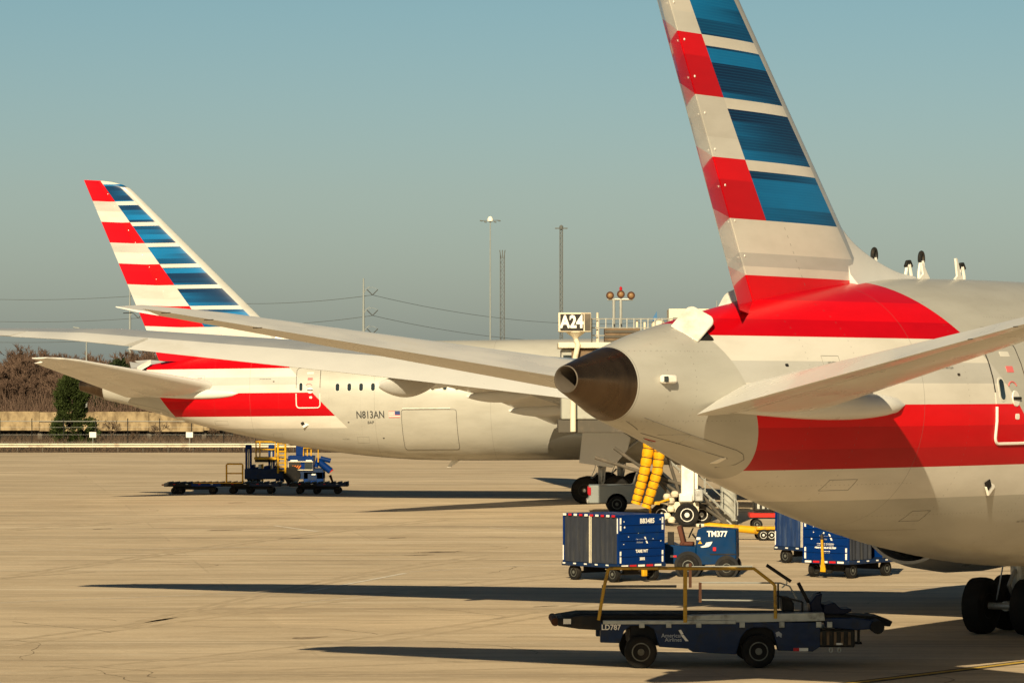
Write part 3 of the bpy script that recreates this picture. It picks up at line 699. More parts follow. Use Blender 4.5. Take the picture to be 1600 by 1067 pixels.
mat('tyre_mark', (.40, .315, .21), .85, 0, 0, .15, 2, (.52, .41, .28), 1.3, dth=(.35, .6)); mat('crack_line', (.20, .155, .105), .9, 0, 0, .2, 2, (.5, .4, .27), 2, dth=(.45, .6))
rnd = random.Random(21)
for i in range(26):                           # hairline cracks that wander across the slabs
    p = list(gp(rnd.uniform(-20, 1150), rnd.choice((800, 835, 860, 880, 945, 965, 985, 1000, 1030, 1050)) + rnd.uniform(-10, 10))); a = rnd.uniform(-.5, .5) + (1.5 if i % 4 == 0 else 0); pts = [tuple(p)]
    for k in range(rnd.randint(8, 18)):
        a += rnd.uniform(-.55, .55); p[0] += math.cos(a) * .45; p[1] += math.sin(a) * .45; pts.append(tuple(p))
    strip('pavement_crack', pts, rnd.uniform(.02, .045), 'crack_line', .003)
for (a, c, bow, wd) in (((0, 1010), (900, 900), 2, .5), ((60, 1060), (1000, 935), -3, .45), ((0, 905), (700, 812), 3, .6), ((300, 1066), (1100, 1040), 1, .4), ((0, 830), (860, 792), 5, .7), ((200, 980), (760, 872), 4, .5)):
    A_, C_ = gp(*a), gp(*c)
    for off in (0, 2.1):
        pts = []
        for k in range(25):
            f = k / 24; x, y = A_[0] + (C_[0] - A_[0]) * f, A_[1] + (C_[1] - A_[1]) * f + off + bow * math.sin(math.pi * f); pts.append((x, y))
        strip('tyre_mark', pts, wd * .5, 'tyre_mark', .002)

# ------------------------------------------------------------------ far background: verge, rail, fence, wall, woods, masts
g0 = .27
rail = thing('guard_rail', (gx(230, 303), 303, g0), 0, 'long low white guard rail along the far edge of the apron', 'guard rail')
x0, x1 = gx(-60, 303) - gx(230, 303), gx(513, 303) - gx(230, 303)
for z0_ in (.44, .64):
    prof = [(0, 0), (-.05, .02), (-.06, .07), (-.05, .12), (0, .14)]
    MB().rings([[Vector((x, y - .02, z0_ + z)) for y, z in prof] + [Vector((x, y + .01, z0_ + z)) for y, z in prof[::-1]] for x in (x0, x1)]).build('rail_beam', 'cream_panel', rail)
k = x0 + .5
while k < x1:
    MB().box((k, .07, .26), (.08, .08, .66)).build('post', 'bridge_dark', rail); k += 2.2
MB().box((x1, -.03, .55), (.22, .1, .45)).build('end_cap', 'white_paint', rail, .02)
fen = thing('chain_fence', (gx(190, 330), 330, g0), 0, 'chain fence with thin dark posts in front of the concrete wall', 'fence')
fx0, fx1 = gx(-50, 330) - gx(190, 330), gx(560, 330) - gx(190, 330)
k = fx0
while k < fx1:
    MB().cyl((k, 0, 0), (k, 0, 2.75), .045, n=8).build('post', 'dark_metal', fen); k += 3.05
MB().cyl((fx0, 0, 2.47), (fx1, 0, 2.47), .035, n=6).build('top_rail', 'galvanised', fen)
for z in (.5, 1.2, 1.9): MB().cyl((fx0, 0, z), (fx1, 0, z), .008, n=4).build('fence_wire', 'galvanised', fen)
wl = thing('concrete_wall', (gx(190, 380), 380, g0), 0, 'weathered tan concrete wall raised over a dark gap in front of the woods', 'wall')
for k in range(-9, 14):
    dz = (0, -.10, .03, -.05)[k % 4] if k < 3 else -.42 + (0, -.08, .03, -.05)[k % 4]
    MB().box((k * 6.02, 0, 2.53 + dz), (6.0, .5, 1.06)).build('upper_panel', 'wall_concrete', wl, .03)
    MB().box((k * 6.02, .10, 1.45 + dz), (6.0, .5, .98)).build('lower_panel', 'wall_concrete', wl, .03)
MB().b2(-56, 80, .7, 1.2, -.1, 1.3).build('gap_shade', 'wall_shade', wl)  # dark block painted as the shade in the gap under the panels
for k in range(-9, 14): MB().box((k * 6.02 + 3, .62, .45), (.5, .3, 1.0)).build('pier', 'bridge_dark', wl)

def bare_tree_mesh(seed, hgt, spread, depth=5, twig=.035, droop=0.0, trunk_r=.14):
    rr = random.Random(seed); tr = MB(); cr = MB()
    def grow(p, d, L, r, lev):
        pts = [p]; q = Vector(p); dd = Vector(d)
        for _ in range(3):
            dd = (dd + Vector((rr.uniform(-.22, .22), rr.uniform(-.22, .22), rr.uniform(-.06, .16)))).normalized(); q = q + dd * L / 3; pts.append(q.copy())
        tgt = tr if lev < 2 else cr
        if lev < 2: tgt.tube(pts, [r, r * .88, r * .74, r * .6], 6 if lev == 0 else 4)
        else:
            s_ = dd.orthogonal().normalized() * max(r, twig * .5)
            s2 = dd.cross(s_).normalized() * max(r, twig * .5)
            cr.add([pts[0] - s_, pts[0] + s_, pts[-1] + s_ * .35, pts[-1] - s_ * .35], [(0, 1, 2, 3)])
            cr.add([pts[0] - s2, pts[0] + s2, pts[-1] + s2 * .35, pts[-1] - s2 * .35], [(0, 1, 2, 3)])
        if lev >= depth: return
        for i in range(rr.choice((4, 5)) if lev < 3 else rr.choice((4, 5, 5))):
            k = rr.uniform(.35, 1.0); b0 = pts[0].lerp(pts[-1], k) if lev else pts[0].lerp(pts[-1], .25 + .75 * k)
            a = rr.uniform(0, 6.28); o = dd.orthogonal().normalized(); o2 = dd.cross(o)
            nd = (dd * rr.uniform(.55, 1.1) + (o * math.cos(a) + o2 * math.sin(a)) * spread + Vector((0, 0, .25))).normalized()
            grow(b0, nd, L * rr.uniform(.5, .72), r * .52, lev + 1)
    grow(Vector((0, 0, 0)), Vector((0, 0, 1)), hgt * .42, trunk_r, 0)
    return tr, cr
tree_src = []
for i in range(5):
    tr, cr = bare_tree_mesh(40 + i, 11.5, .75, 5, .075)
    root = thing('bare_tree', (0, 0, 0), 0, 'leafless brown tree of the dense winter wood behind the wall', 'tree', 'leafless trees of the wood behind the wall')
    tr.build('trunk', 'bark', root, smooth=60); cr.build('crown', 'twig', root, smooth=0); tree_src.append(root)
spots = []
rnd = random.Random(5)
for row, Y in enumerate((425, 450, 478, 510)):
    px = -70 + rnd.uniform(0, 15)
    while px < 470:
        env = 1.0 if px > 30 else .80 + .2 * max(0, px + 60) / 90
        spots.append((px, Y + rnd.uniform(-9, 9), env * (.90 + .07 * row) * rnd.uniform(.90, 1.12))); px += rnd.uniform(14, 23)
for i, (px, Y, sc) in enumerate(spots):
    src = tree_src[i % 5]; o = src if i < 5 else copy_tree(src)
    o.location = (gx(px, Y), Y, g0 - .1); o.rotation_euler = (0, 0, rnd.uniform(0, 6.28)); o.scale = (sc * 1.05, sc * 1.05, sc)
b = MB(); rnd = random.Random(3)
def brush(n, x0_, x1_, y0_, y1_, h0_, h1_, wd, lean=.5):
    b = MB()
    for _ in range(n):
        Y = rnd.uniform(y0_, y1_); x = gx(rnd.uniform(x0_, x1_), Y); h = rnd.uniform(h0_, h1_); dx, dy = rnd.uniform(-lean, lean) * h, rnd.uniform(-lean, lean) * h
        a = rnd.uniform(0, 3.14); ww = Vector((math.cos(a), math.sin(a), 0)) * wd
        p = Vector((x, Y, g0 - .05)); t_ = p + Vector((dx, dy, h)); b.add([p - ww, p + ww, t_ + ww * .2, t_ - ww * .2], [(0, 1, 2, 3)])
        m_ = p.lerp(t_, .5); t2 = m_ + Vector((rnd.uniform(-.5, .5) * h, rnd.uniform(-.5, .5) * h, h * .4)); b.add([m_ - ww * .6, m_ + ww * .6, t2], [(0, 1, 2)])
    return b
tag(brush(9000, -60, 470, 400, 470, 1.5, 6.2, .05).build('undergrowth', 'twig', smooth=0), 'tangled brown undergrowth of the wood behind the wall', 'undergrowth', kind='stuff')
tag(brush(7000, -60, 560, 305, 372, .3, 1.1, .02, .8).build('dry_brush', 'twig_near', smooth=0), 'low dry brown brush between guard rail and wall', 'brush', kind='stuff')
tag(brush(6000, -60, 560, 302.5, 306, .08, .28, .015, .9).build('dry_grass', 'twig_near', smooth=0), 'strip of dry grass under the guard rail', 'grass', kind='stuff')

def evergreen(name, seed, hgt, wd, n, leaf, mname='leaf_dark'):
    rr = random.Random(seed); root = thing(name, (0, 0, 0), 0, 'x', 'tree')
    MB().tube([(0, 0, 0), (.05, 0, hgt * .5), (0, .03, hgt * .93)], [.16, .1, .02], 8).build('trunk', 'bark', root)
    b = MB(); cl = []
    for i in range(210):                      # boughs that end in clumps of scale leaves
        f = rr.random() ** .8; z = hgt * (.03 + .95 * f); rad = wd * .5 * (1 - f ** 3.4) ** .8 * (.75 + .25 * math.sin(f * 9)) * rr.uniform(.55, 1.08) + .1
        a = rr.uniform(0, 6.28); cl.append((Vector((math.cos(a) * rad, math.sin(a) * rad, z + rr.uniform(-.1, .3))), rr.uniform(.22, .48), Vector((math.cos(a), math.sin(a), .9))))
    for i in range(n):
        c, s_, ax = rr.choice(cl); p = c + Vector((rr.gauss(0, s_ * .42), rr.gauss(0, s_ * .42), rr.gauss(0, s_ * .55)))
        d = (ax + Vector((rr.uniform(-.9, .9), rr.uniform(-.9, .9), rr.uniform(-.4, .9)))).normalized(); q_ = d.orthogonal().normalized(); q_ = (q_ * math.cos(i) + d.cross(q_) * math.sin(i)) * leaf * .38
        l = leaf * rr.uniform(.7, 1.5); b.add([p - q_, p + q_, p + d * l], [(0, 1, 2)])
    b.build('crown', mname, root, smooth=0); return root
et = evergreen('evergreen_tree', 2, 6.6, 4.9, 26000, .19)
et.location = (gx(112, 334), 334, g0); et['label'] = 'dense dark green conifer standing in front of the concrete wall'
wt = evergreen('evergreen_tree', 9, 8.5, 5.0, 6500, .42, 'leaf_wood')
for i, (px, Y, sc, lb) in enumerate(((186, 420, 1.02, 'green conifer rising above the bare wood right of the street lamp'), (158, 418, .66, 'small dark conifer low in the wood beside the big front conifer'),
                                     (70, 432, .72, 'dark conifer half hidden in the left part of the bare wood'), (215, 416, .5, 'low dark conifer just above the wall under the airliner tail'))):
    o = wt if i == 0 else copy_tree(wt); o.location = (gx(px, Y), Y, g0); o.scale = (sc, sc, sc); o.rotation_euler = (0, 0, i * 1.7); tag(o, lb, 'tree', 'dark conifers in the wood')
bs = None
for i, (px, Y, sc, lb) in enumerate(((170, 322, 1.0, 'tallest leafless sapling in front of the wall'), (206, 318, .62, 'small bare bush right of the tall sapling'), (250, 324, .9, 'bare bush left of the second white sign'),
                                     (338, 322, .85, 'bare bush in front of the wall under the grey airliner belly'), (366, 316, .7, 'bare bush left of the yellow platform'), (395, 325, .9, 'rightmost bare bush behind the blue lift'))):
    if bs is None:
        tr, cr = bare_tree_mesh(77, 3.4, .95, 4, .03, 0, .05)
        bs = thing('bare_bush', (0, 0, 0), 0, 'x', 'bush', 'bare bushes before the wall'); tr.build('stem', 'bark', bs); cr.build('twigs', 'twig_near', bs, smooth=0); o = bs
    else: o = copy_tree(bs)
    o.location = (gx(px, Y), Y, g0); o.scale = (sc,) * 3; o.rotation_euler = (0, 0, i * 1.3); o['label'] = lb
for px, Y, lb in ((145, 312, 'blank white board on a post right of the big conifer'), (296, 312, 'blank white board on a post under the airliner belly')):
    o = thing('marker_sign', (gx(px, Y), Y, g0), 0, lb, 'sign', 'blank white boards by the far rail')
    MB().box((0, 0, 1.42), (.62, .05, .50)).build('board', 'white_paint', o, .01); MB().cyl((0, .05, 0), (0, .05, 1.6), .03, n=8).build('post', 'galvanised', o)
o = thing('street_lamp', (gx(135, 400), 400, g0), 0, 'pale street lamp with one arm rising above the bare wood', 'street lamp')
MB().tube([(0, 0, 0), (0, 0, 9), (0, 0, 11.6), (-.25, 0, 12.3), (-.9, 0, 12.6)], [.13, .09, .08, .06, .05], 10).build('pole', 'tower_pale', o)
MB().box((-1.15, 0, 12.63), (.75, .3, .14), ry=.12).build('lamp_head', 'tower_pale', o, .04)
def pylon(px, Y, top, levels, lb):
    o = thing('power_pole', (gx(px, Y), Y, g0), 0, lb, 'power pole', 'power line poles')
    zt = CAM_Z + (YH - top) / F * Y - g0
    MB().tube([(0, 0, 0), (0, 0, zt * .5), (0, 0, zt)], [.40, .26, .13], 10).build('pole', 'tower_pale', o); ends = []
    for lv in levels:
        z = CAM_Z + (YH - lv) / F * Y - g0
        MB().tube([(0, 0, z + .2), (.5, 0, z + 1.1), (1.1, 0, z + 1.5)], [.08, .06, .05], 6).build('bracket', 'tower_pale', o)
        MB().tube([(.6, 0, z + .95), (1.55, 0, z)], .09, 6).build('insulator', 'cable', o); MB().tube([(2.5, 0, z + .95), (1.55, 0, z)], .09, 6).build('insulator', 'cable', o)
        MB().tube([(.5, 0, z + 1.1), (1.6, 0, z + 1.35), (2.5, 0, z + .95)], .03, 5).build('cross_arm', 'tower_pale', o)
        ends.append(Vector((gx(px, Y) + 1.55, Y, z + g0)))
    return ends
e0 = pylon(-260, 690, 430, (447, 481, 515), 'x'); e1 = pylon(203, 640, 450, (462, 497, 528), 'pale power pole with V insulators seen behind the striped tail')
e2 = pylon(568, 600, 435, (461, 493, 522), 'pale power pole with V insulators between the two airliner tails'); e3 = pylon(1120, 700, 470, (490, 517, 545), 'x')
for o in S.collection.objects:
    if o.name.startswith('power_pole') and o.get('label') == 'x': o['label'] = 'power pole outside the left edge of the view' if o.location.x < -60 else 'distant power pole hidden behind the close airliner'
for a, c, sg in ((e0, e1, 1.6), (e1, e2, 1.5), (e2, e3, 3.4)):
    for i, (p, q) in enumerate(zip(a, c)):
        w_ = MB().tube([p.lerp(q, k / 24) - Vector((0, 0, sg * 4 * (k / 24) * (1 - k / 24))) for k in range(25)], .045, 4).build('power_cable', 'cable')
        tag(w_, ('upper', 'middle', 'lowest')[i] + ' power cable ' + {1.6: 'running left from the pole behind the striped tail', 1.5: 'slung between the two pale poles', 3.4: 'running right from the pole between the tails'}[sg], 'cable', 'power cables')
def mast(px, Y, top, wd, lb, name, lattice, m):
    o = thing(name, (gx(px, Y), Y, g0), 0, lb, 'mast'); zt = CAM_Z + (YH - top) / F * Y - g0
    if not lattice: MB().tube([(0, 0, 0), (0, 0, zt * .6), (0, 0, zt)], [wd * .6, wd * .5, wd * .35], 10).build('pole', m, o)
    else:
        b = MB(); h = wd / 2
        for sx in (-h, h):
            for sy in (-h, h): b.cyl((sx, sy, 0), (sx, sy, zt), .07 * wd + .03, n=5)
        z = 0; n = 0
        while z < zt - wd:
            for a, c in (((-h, -h), (h, -h)), ((h, -h), (h, h)), ((h, h), (-h, h)), ((-h, h), (-h, -h))):
                if n % 2: a, c = c, a
                b.cyl((a[0], a[1], z), (c[0], c[1], z + wd), .04 * wd + .03, n=4); b.cyl((a[0], a[1], z), (c[0], c[1], z), .03 * wd + .03, n=4)
            z += wd; n += 1
        b.build('lattice', m, o)
    return o, zt
o, zt = mast(766, 500, 345, .22, 'tall slender pale floodlight mast with a ring of lamps, left of the lattice masts', 'floodlight_mast', False, 'tower_pale')
MB().cyl((-1.4, 0, zt), (1.4, 0, zt + .05), .05, n=6).build('cross_arm', 'tower_steel', o)
MB().lathe((0, 0, zt - .2), (0, 0, 1), [(0, .15), (.1, .42), (.4, .45), (.75, .25), (.85, .05)], 16).build('lamp_dome', 'white_paint', o)
for dx, dz in ((-1.3, -.12), (-.7, -.3), (.7, -.3), (1.3, -.12)): MB().box((dx, -.1, zt + dz + .1), (.4, .3, .16), ry=.2).build('lamp', 'tower_steel', o, .03)
o, zt = mast(785, 900, 398, 1.1, 'grey lattice mast with short prongs, middle one of the three masts', 'lattice_mast', True, 'tower_steel')
for dx in (-.7, 0, .7): MB().cyl((dx * .5, 0, zt - 1), (dx, 0, zt + 1.2), .12, n=6).build('prong', 'tower_steel', o)
o, zt = mast(877, 520, 358, .42, 'dark lattice mast with a short crossbar above the gate number box', 'lattice_mast', True, 'tower_steel')
MB().box((0, 0, zt + .1), (1.9, .25, .16)).build('cross_arm', 'tower_steel', o); MB().lathe((0, 0, zt - .2), (0, 0, 1), [(0, .1), (.2, .3), (.6, .3), (.8, .1)], 10).build('lamp', 'tower_steel', o)

# ------------------------------------------------------------------ passenger bridge and gate number
BY = 142.0; sB = F / BY; bx = lambda px: (px - 800) / sB; bz = lambda py: CAM_Z + (YH - py) / sB - gz(BY)
jb = thing('passenger_bridge', (0, BY, gz(BY)), 0, 'grey passenger boarding bridge behind the close tail with a railed roof and a wheeled column', 'boarding bridge')
t_ = MB().b2(bx(877), 19, 0, 3.2, bz(655), bz(545)); tn = t_.build('tunnel', 'bridge_grey', jb, .05)
for k in range(1, 9): MB().b2(bx(877) + 1.7 * k, bx(877) + 1.7 * k + .1, -.06, .003, bz(653), bz(548)).build('rib', 'bridge_dark', tn)
MB().b2(bx(878) - .15, 19.2, -.35, 3.5, bz(544), bz(535)).build('roof_slab', 'cream_panel', jb, .03)
MB().b2(bx(893), bx(1000), -.10, -.02, bz(600), bz(546)).build('upper_cladding', 'bridge_brown', jb)
MB().b2(bx(880), bx(893), -.12, -.02, bz(592), bz(555)).build('window', 'glass_dark', jb)
MB().b2(bx(872), 19.1, .05, 3.1, bz(676), bz(656)).build('under_beam', 'bridge_dark', jb, .03)
for q in (9.0, 17.0): MB().cyl((q, 1.6, 0), (q, 1.6, bz(676)), .35, n=20).build('column', 'bridge_grey', jb)
MB().b2(bx(945), bx(1000), 0, 1.6, bz(541), bz(513)).build('roof_platform', 'bridge_brown', jb, .02)
for y0_, y1_ in ((516, 520), (524, 528), (532, 536)): MB().b2(bx(945), bx(1001), -.04, -.005, bz(y1_), bz(y0_)).build('slat', 'bridge_dark', jb)
MB().b2(bx(1046), bx(1110), .5, 2.4, bz(540), bz(482)).build('roof_hut', 'cream_panel', jb, .03)
MB().b2(bx(1052), bx(1066), .46, .51, bz(506), bz(496)).build('hut_window', 'glass_dark', jb)
for px in range(925, 1060, 11): MB().cyl((bx(px), .3, bz(536)), (bx(px), .3, bz(497)), .028, n=6).build('baluster', 'galvanised', jb)
for py in (498, 512, 524): MB().cyl((bx(925), .3, bz(py)), (bx(1060), .3, bz(py)), .025, n=6).build('hand_rail', 'galvanised', jb)
for px, tp in ((934, 488), (996, 500), (1008, 503)): MB().cyl((bx(px), .5, bz(536)), (bx(px), .5, bz(tp)), .05, n=8).build('vent_pipe', 'cream_panel', jb)
MB().lathe((bx(1030), .6, bz(512)), (0, 0, 1), [(0, .30), (.15, .3), (.3, .22), (.36, .05)], 16).build('roof_beacon', 'cream_panel', jb)
MB().prism([(bx(1020), .5, bz(498)), (bx(1027), .5, bz(486)), (bx(1028), .5, bz(500)), (bx(1022), .5, bz(507))], (0, .05, 0)).build('pennant', 'flag_cloth', jb)
for px, lx in ((960, ((954, 461),)), (971, ((971, 458), (986, 461)))):
    MB().cyl((bx(px), .8, bz(536)), (bx(px), .8, bz(466)), .06, n=8).build('lamp_pole', 'galvanised', jb)
MB().cyl((bx(950), .8, bz(467)), (bx(990), .8, bz(467)), .05, n=8).build('lamp_bar', 'galvanised', jb)
for px, py in ((954, 461), (971, 459), (987, 461)):
    l_ = MB().lathe((bx(px), 1.05, bz(py)), (0, -1, 0), [(0, .08), (.1, .14), (.32, .165), (.34, .15)], 18).build('floodlight', 'rust', jb)
    MB().lathe((bx(px), .70, bz(py)), (0, -1, 0), [(0, .10), (.03, .07), (.04, .02)], 18).build('lens', 'lamp_orange', l_)
MB().lathe((bx(971), .8, bz(453)), (0, 0, 1), [(0, .06), (.12, .06), (.16, .02)], 10).build('warning_light', 'tail_red', jb)
# lift column and drive wheels
wx = bx(1072)
MB().b2(bx(1064), bx(1084), -.3, .25, bz(782), bz(655)).build('lift_column', 'white_paint', jb, .04)
MB().b2(bx(1085), bx(1090), -.2, .2, bz(770), bz(655)).build('lift_column', 'white_paint', jb, .02)
MB().box((bx(1071), -.05, bz(777)), (.55, .8, .36)).build('drive_housing', 'white_paint', jb, .06)
MB().box((bx(1091), -.2, bz(773)), (.36, .7, .50)).build('drive_motor', 'gear_metal', jb, .05)
MB().b2(bx(1045), bx(1092), -.1, .5, bz(800), bz(784)).build('axle_beam', 'cream_panel', jb, .04)
for px, py, yy, r in ((1072, 808, -.62, .49), (1035, 800, .9, .45), (1098, 800, .9, .45)): wheel(jb, (bx(px), yy, r), r, .36, (0, -1, 0), 'rim_white', .55)
for k, (px, py) in enumerate(((1042, 776), (1054, 772), (1048, 782), (1048, 795), (1042, 806), (1049, 812))):
    MB().lathe((bx(px), -.15, bz(py) - .12), (0, 0, 1), [(0, .05), (.03, .14), (.14, .17), (.24, .12), (.27, .04)], 14).build('cable_bundle', 'cream_panel', jb)
MB().tube([(bx(1008), -.5, bz(786)), (bx(1030), -.5, bz(784)), (bx(1045), -.4, bz(779))], .05, 8).build('guard_bar', 'yellow_paint', jb)
MB().tube([(bx(1015), -.5, .1), (bx(1015), -.5, bz(787)), (bx(1030), -.5, bz(786))], .05, 8).build('guard_bar', 'yellow_paint', jb)
# braces in the shade under the tunnel
for a, c in (((930, 715), (1075, 760)), ((960, 700), (1060, 770)), ((1040, 700), (1062, 770)), ((1085, 760), (1135, 815)), ((1090, 785), (1140, 830)), ((1020, 740), (1062, 790))):
    MB().cyl((bx(a[0]), .6, bz(a[1])), (bx(c[0]), .6, max(.05, bz(c[1]))), .07, n=8).build('brace', 'bridge_dark', jb)
# service stairs
st = MB(); n = 13
sx0, sz0, sx1, sz1 = bx(1104), bz(772), bx(1150), bz(814)
dx, dz = sx1 - sx0, sz1 - sz0; ln = 2.6
top_ = (sx0 - dx * ln, sz0 - dz * ln)
for yy in (.8, 1.6): MB().tube([(top_[0], yy, top_[1]), (sx1, yy, sz1)], .05, 6).build('stringer', 'galvanised', jb)
for k in range(15):
    f = k / 14; MB().box((top_[0] + (sx1 - top_[0]) * f, 1.2, top_[1] + (sz1 - top_[1]) * f), (.24, .78, .03)).build('tread', 'galvanised', jb)
for yy in (.78, 1.62):
    MB().tube([(top_[0], yy, top_[1] + 1.0), (sx0, yy, sz0 + .62 + .3), (sx1, yy, sz1 + .95), (sx1 + .12, yy, sz1 + .72), (sx1 + .12, yy, sz1 + .2)], .022, 6).build('hand_rail', 'galvanised', jb)
    MB().tube([(top_[0], yy, top_[1] + .5), (sx1, yy, sz1 + .5)], .018, 6).build('hand_rail', 'galvanised', jb)
    for f in (.0, .25, .5, .72, .88, 1): MB().cyl((top_[0] + (sx1 - top_[0]) * f, yy, top_[1] + (sz1 - top_[1]) * f), (top_[0] + (sx1 - top_[0]) * f, yy, top_[1] + (sz1 - top_[1]) * f + .98), .018, n=6).build('baluster', 'galvanised', jb)
# preconditioned air hoses
for nm, pts in (('thicker yellow air duct hose hanging from the bridge, left one of the pair', [(1015, 668), (1012, 700), (1006, 735), (999, 762), (992, 786)]), ('yellow air duct hose hanging from the bridge, right one of the pair', [(1031, 668), (1029, 705), (1026, 735), (1018, 762), (1008, 792)])):
    p = [Vector((bx(a), -.8, bz(c))) for a, c in pts]; path = []
    for i in range(len(p) - 1):
        for k in range(10): path.append(p[i].lerp(p[i + 1], k / 10))
    path.append(p[-1]); rad = [(.24, .235, .21, .235)[i % 4] * (1.06 - .006 * i) for i in range(len(path))]
    h_ = MB().tube(path, rad, 16).build('air_hose', 'yellow_hose'); h_.location = (0, BY, gz(BY)); tag(h_, nm, 'hose', 'yellow air hoses')
    for i in range(2, len(path) - 1, 4):
        dd = (path[i + 1] - path[i - 1]).normalized(); MB().lathe(path[i], dd, [(-.018, rad[i] * .9), (-.018, rad[i] + .008), (.018, rad[i] + .008), (.018, rad[i] * .9)], 16).build('hose_band', 'rust', h_)
    MB().tube([path[0] + Vector((0, 0, .02)), path[0] + Vector((0, .2, .5))], .2, 16).build('coupling', 'orange_paint', h_)
# gate sign
sg = thing('gate_sign', (bx(899), BY - .8, gz(BY)), 0, 'black and white gate number box reading A24 on a bent post', 'sign')
ox = bx(899)
MB().b2(bx(872) - ox, bx(923) - ox, -.0, .9, bz(519), bz(489)).build('sign_box', 'cream_panel', sg, .03)
MB().b2(bx(875) - ox, bx(911) - ox, -.03, -.005, bz(517), bz(491.5)).build('sign_face', 'sign_black', sg)
MB().b2(bx(913) - ox, bx(922) - ox, -.03, -.005, bz(517), bz(491)).build('side_face', 'bridge_dark', sg)
put_text('gate_number', 'A24', .70, (bx(893) - ox, -.05, bz(504.2)), (1, 0, 0), (0, 0, 1), 'lettering', sg, .80, .028)
MB().lathe((0, .4, bz(530)), (0, 0, 1), [(0, .10), (.08, .14), (.28, .42), (.3, .42)], 12).build('neck', 'cream_panel', sg)
MB().tube([(0, .4, bz(530)), (.10, .4, bz(538)), (-.02, .4, bz(560)), (-.10, .4, bz(600))], .11, 10).build('post', 'cream_panel', sg)
MB().cyl((-.10, .4, bz(600)), (-.10, .4, bz(674)), .12, n=10).build('lower_post', 'cream_panel', sg)
# beacon seen as a green dot in the shade
# ------------------------------------------------------------------ pickup
PY_ = 157.0; sP = F / PY_; ppx = lambda px: (px - 975) / sP
pk = thing('pickup_truck', (gx(975, PY_), PY_, gz(PY_)), 0, 'pale grey pickup truck parked behind the blue baggage carts', 'pickup')
side_prof = [(-1.62, .42), (-1.66, .62), (-1.60, .66), (-1.60, 1.22), (.35, 1.24), (.42, 1.28), (.60, 1.82), (1.75, 1.84), (2.35, 1.30), (3.45, 1.18), (3.62, .95), (3.65, .45)]
MB().prism([(x, -.95, z) for x, z in side_prof], (0, 1.9, 0)).build('body', 'truck_paint', pk, .05)
MB().prism([(x, -.97, z) for x, z in ((.62, 1.30), (.74, 1.74), (1.68, 1.76), (2.15, 1.32))], (0, .03, 0)).build('side_window', 'glass_dark', pk)
MB().b2(-1.7, -1.62, -.97, .95, .42, .60).build('bumper', 'gear_metal', pk, .03)
for y in (-.86, .86): MB().b2(-1.64, -1.52, y - .12, y + .12, .78, 1.14).build('taillight', 'tail_red', pk, .02)
MB().b2(.5, .53, -.97, -.955, .6, 1.75).build('door_seam', 'dark_metal', pk)
for x in (-.35, 2.75):
    for y, s_ in ((-.86, -1), (.86, 1)):
        MB().lathe((x, y + s_ * .07, .40), (0, s_, 0), [(0, .47), (.02, .47)], 24).build('wheel_arch', 'frame_black', pk)
        wheel(pk, (x, y + s_ * .02, .38), .38, .26, (0, s_, 0), 'rim_grey', .58)
# ------------------------------------------------------------------ orange rail cart with hoses
oc = thing('equipment_cart', (gx(985, 128), 128, gz(128)), R(4), 'small orange railed cart piled with red hoses behind the blue baggage cart', 'cart')
MB().b2(-.75, .75, -.4, .4, .38, .46).build('bed', 'orange_paint', oc, .01)
for x in [-.72 + .24 * k for k in range(7)]: MB().cyl((x, -.4, .45), (x, -.4, .72), .02, n=6).build('baluster', 'orange_paint', oc)
MB().tube([(-.74, -.4, .72), (.74, -.4, .72)], .028, 8).build('hand_rail', 'orange_paint', oc)
MB().tube([(.5 * math.cos(a * .5) * (1 - a * .012), .25 * math.sin(a * .5), .62 + a * .010) for a in range(38)], .075, 8).build('red_hose', 'red_paint', oc)
MB().lathe((-.35, -.1, .62), (0, 0, 1), [(0, .1), (.03, .25), (.12, .28), (.2, .2), (.24, .04)], 12).build('sack', 'red_paint', oc)
MB().lathe((.32, -.1, .60), (0, 0, 1), [(0, .1), (.03, .2), (.14, .22), (.24, .12), (.26, .03)], 12).build('white_sack', 'white_paint', oc)
for x in (-.5, .5):
    for y in (-.38, .38): wheel(oc, (x, y, .2), .2, .12, (0, 1 if y > 0 else -1, 0), 'rim_grey')

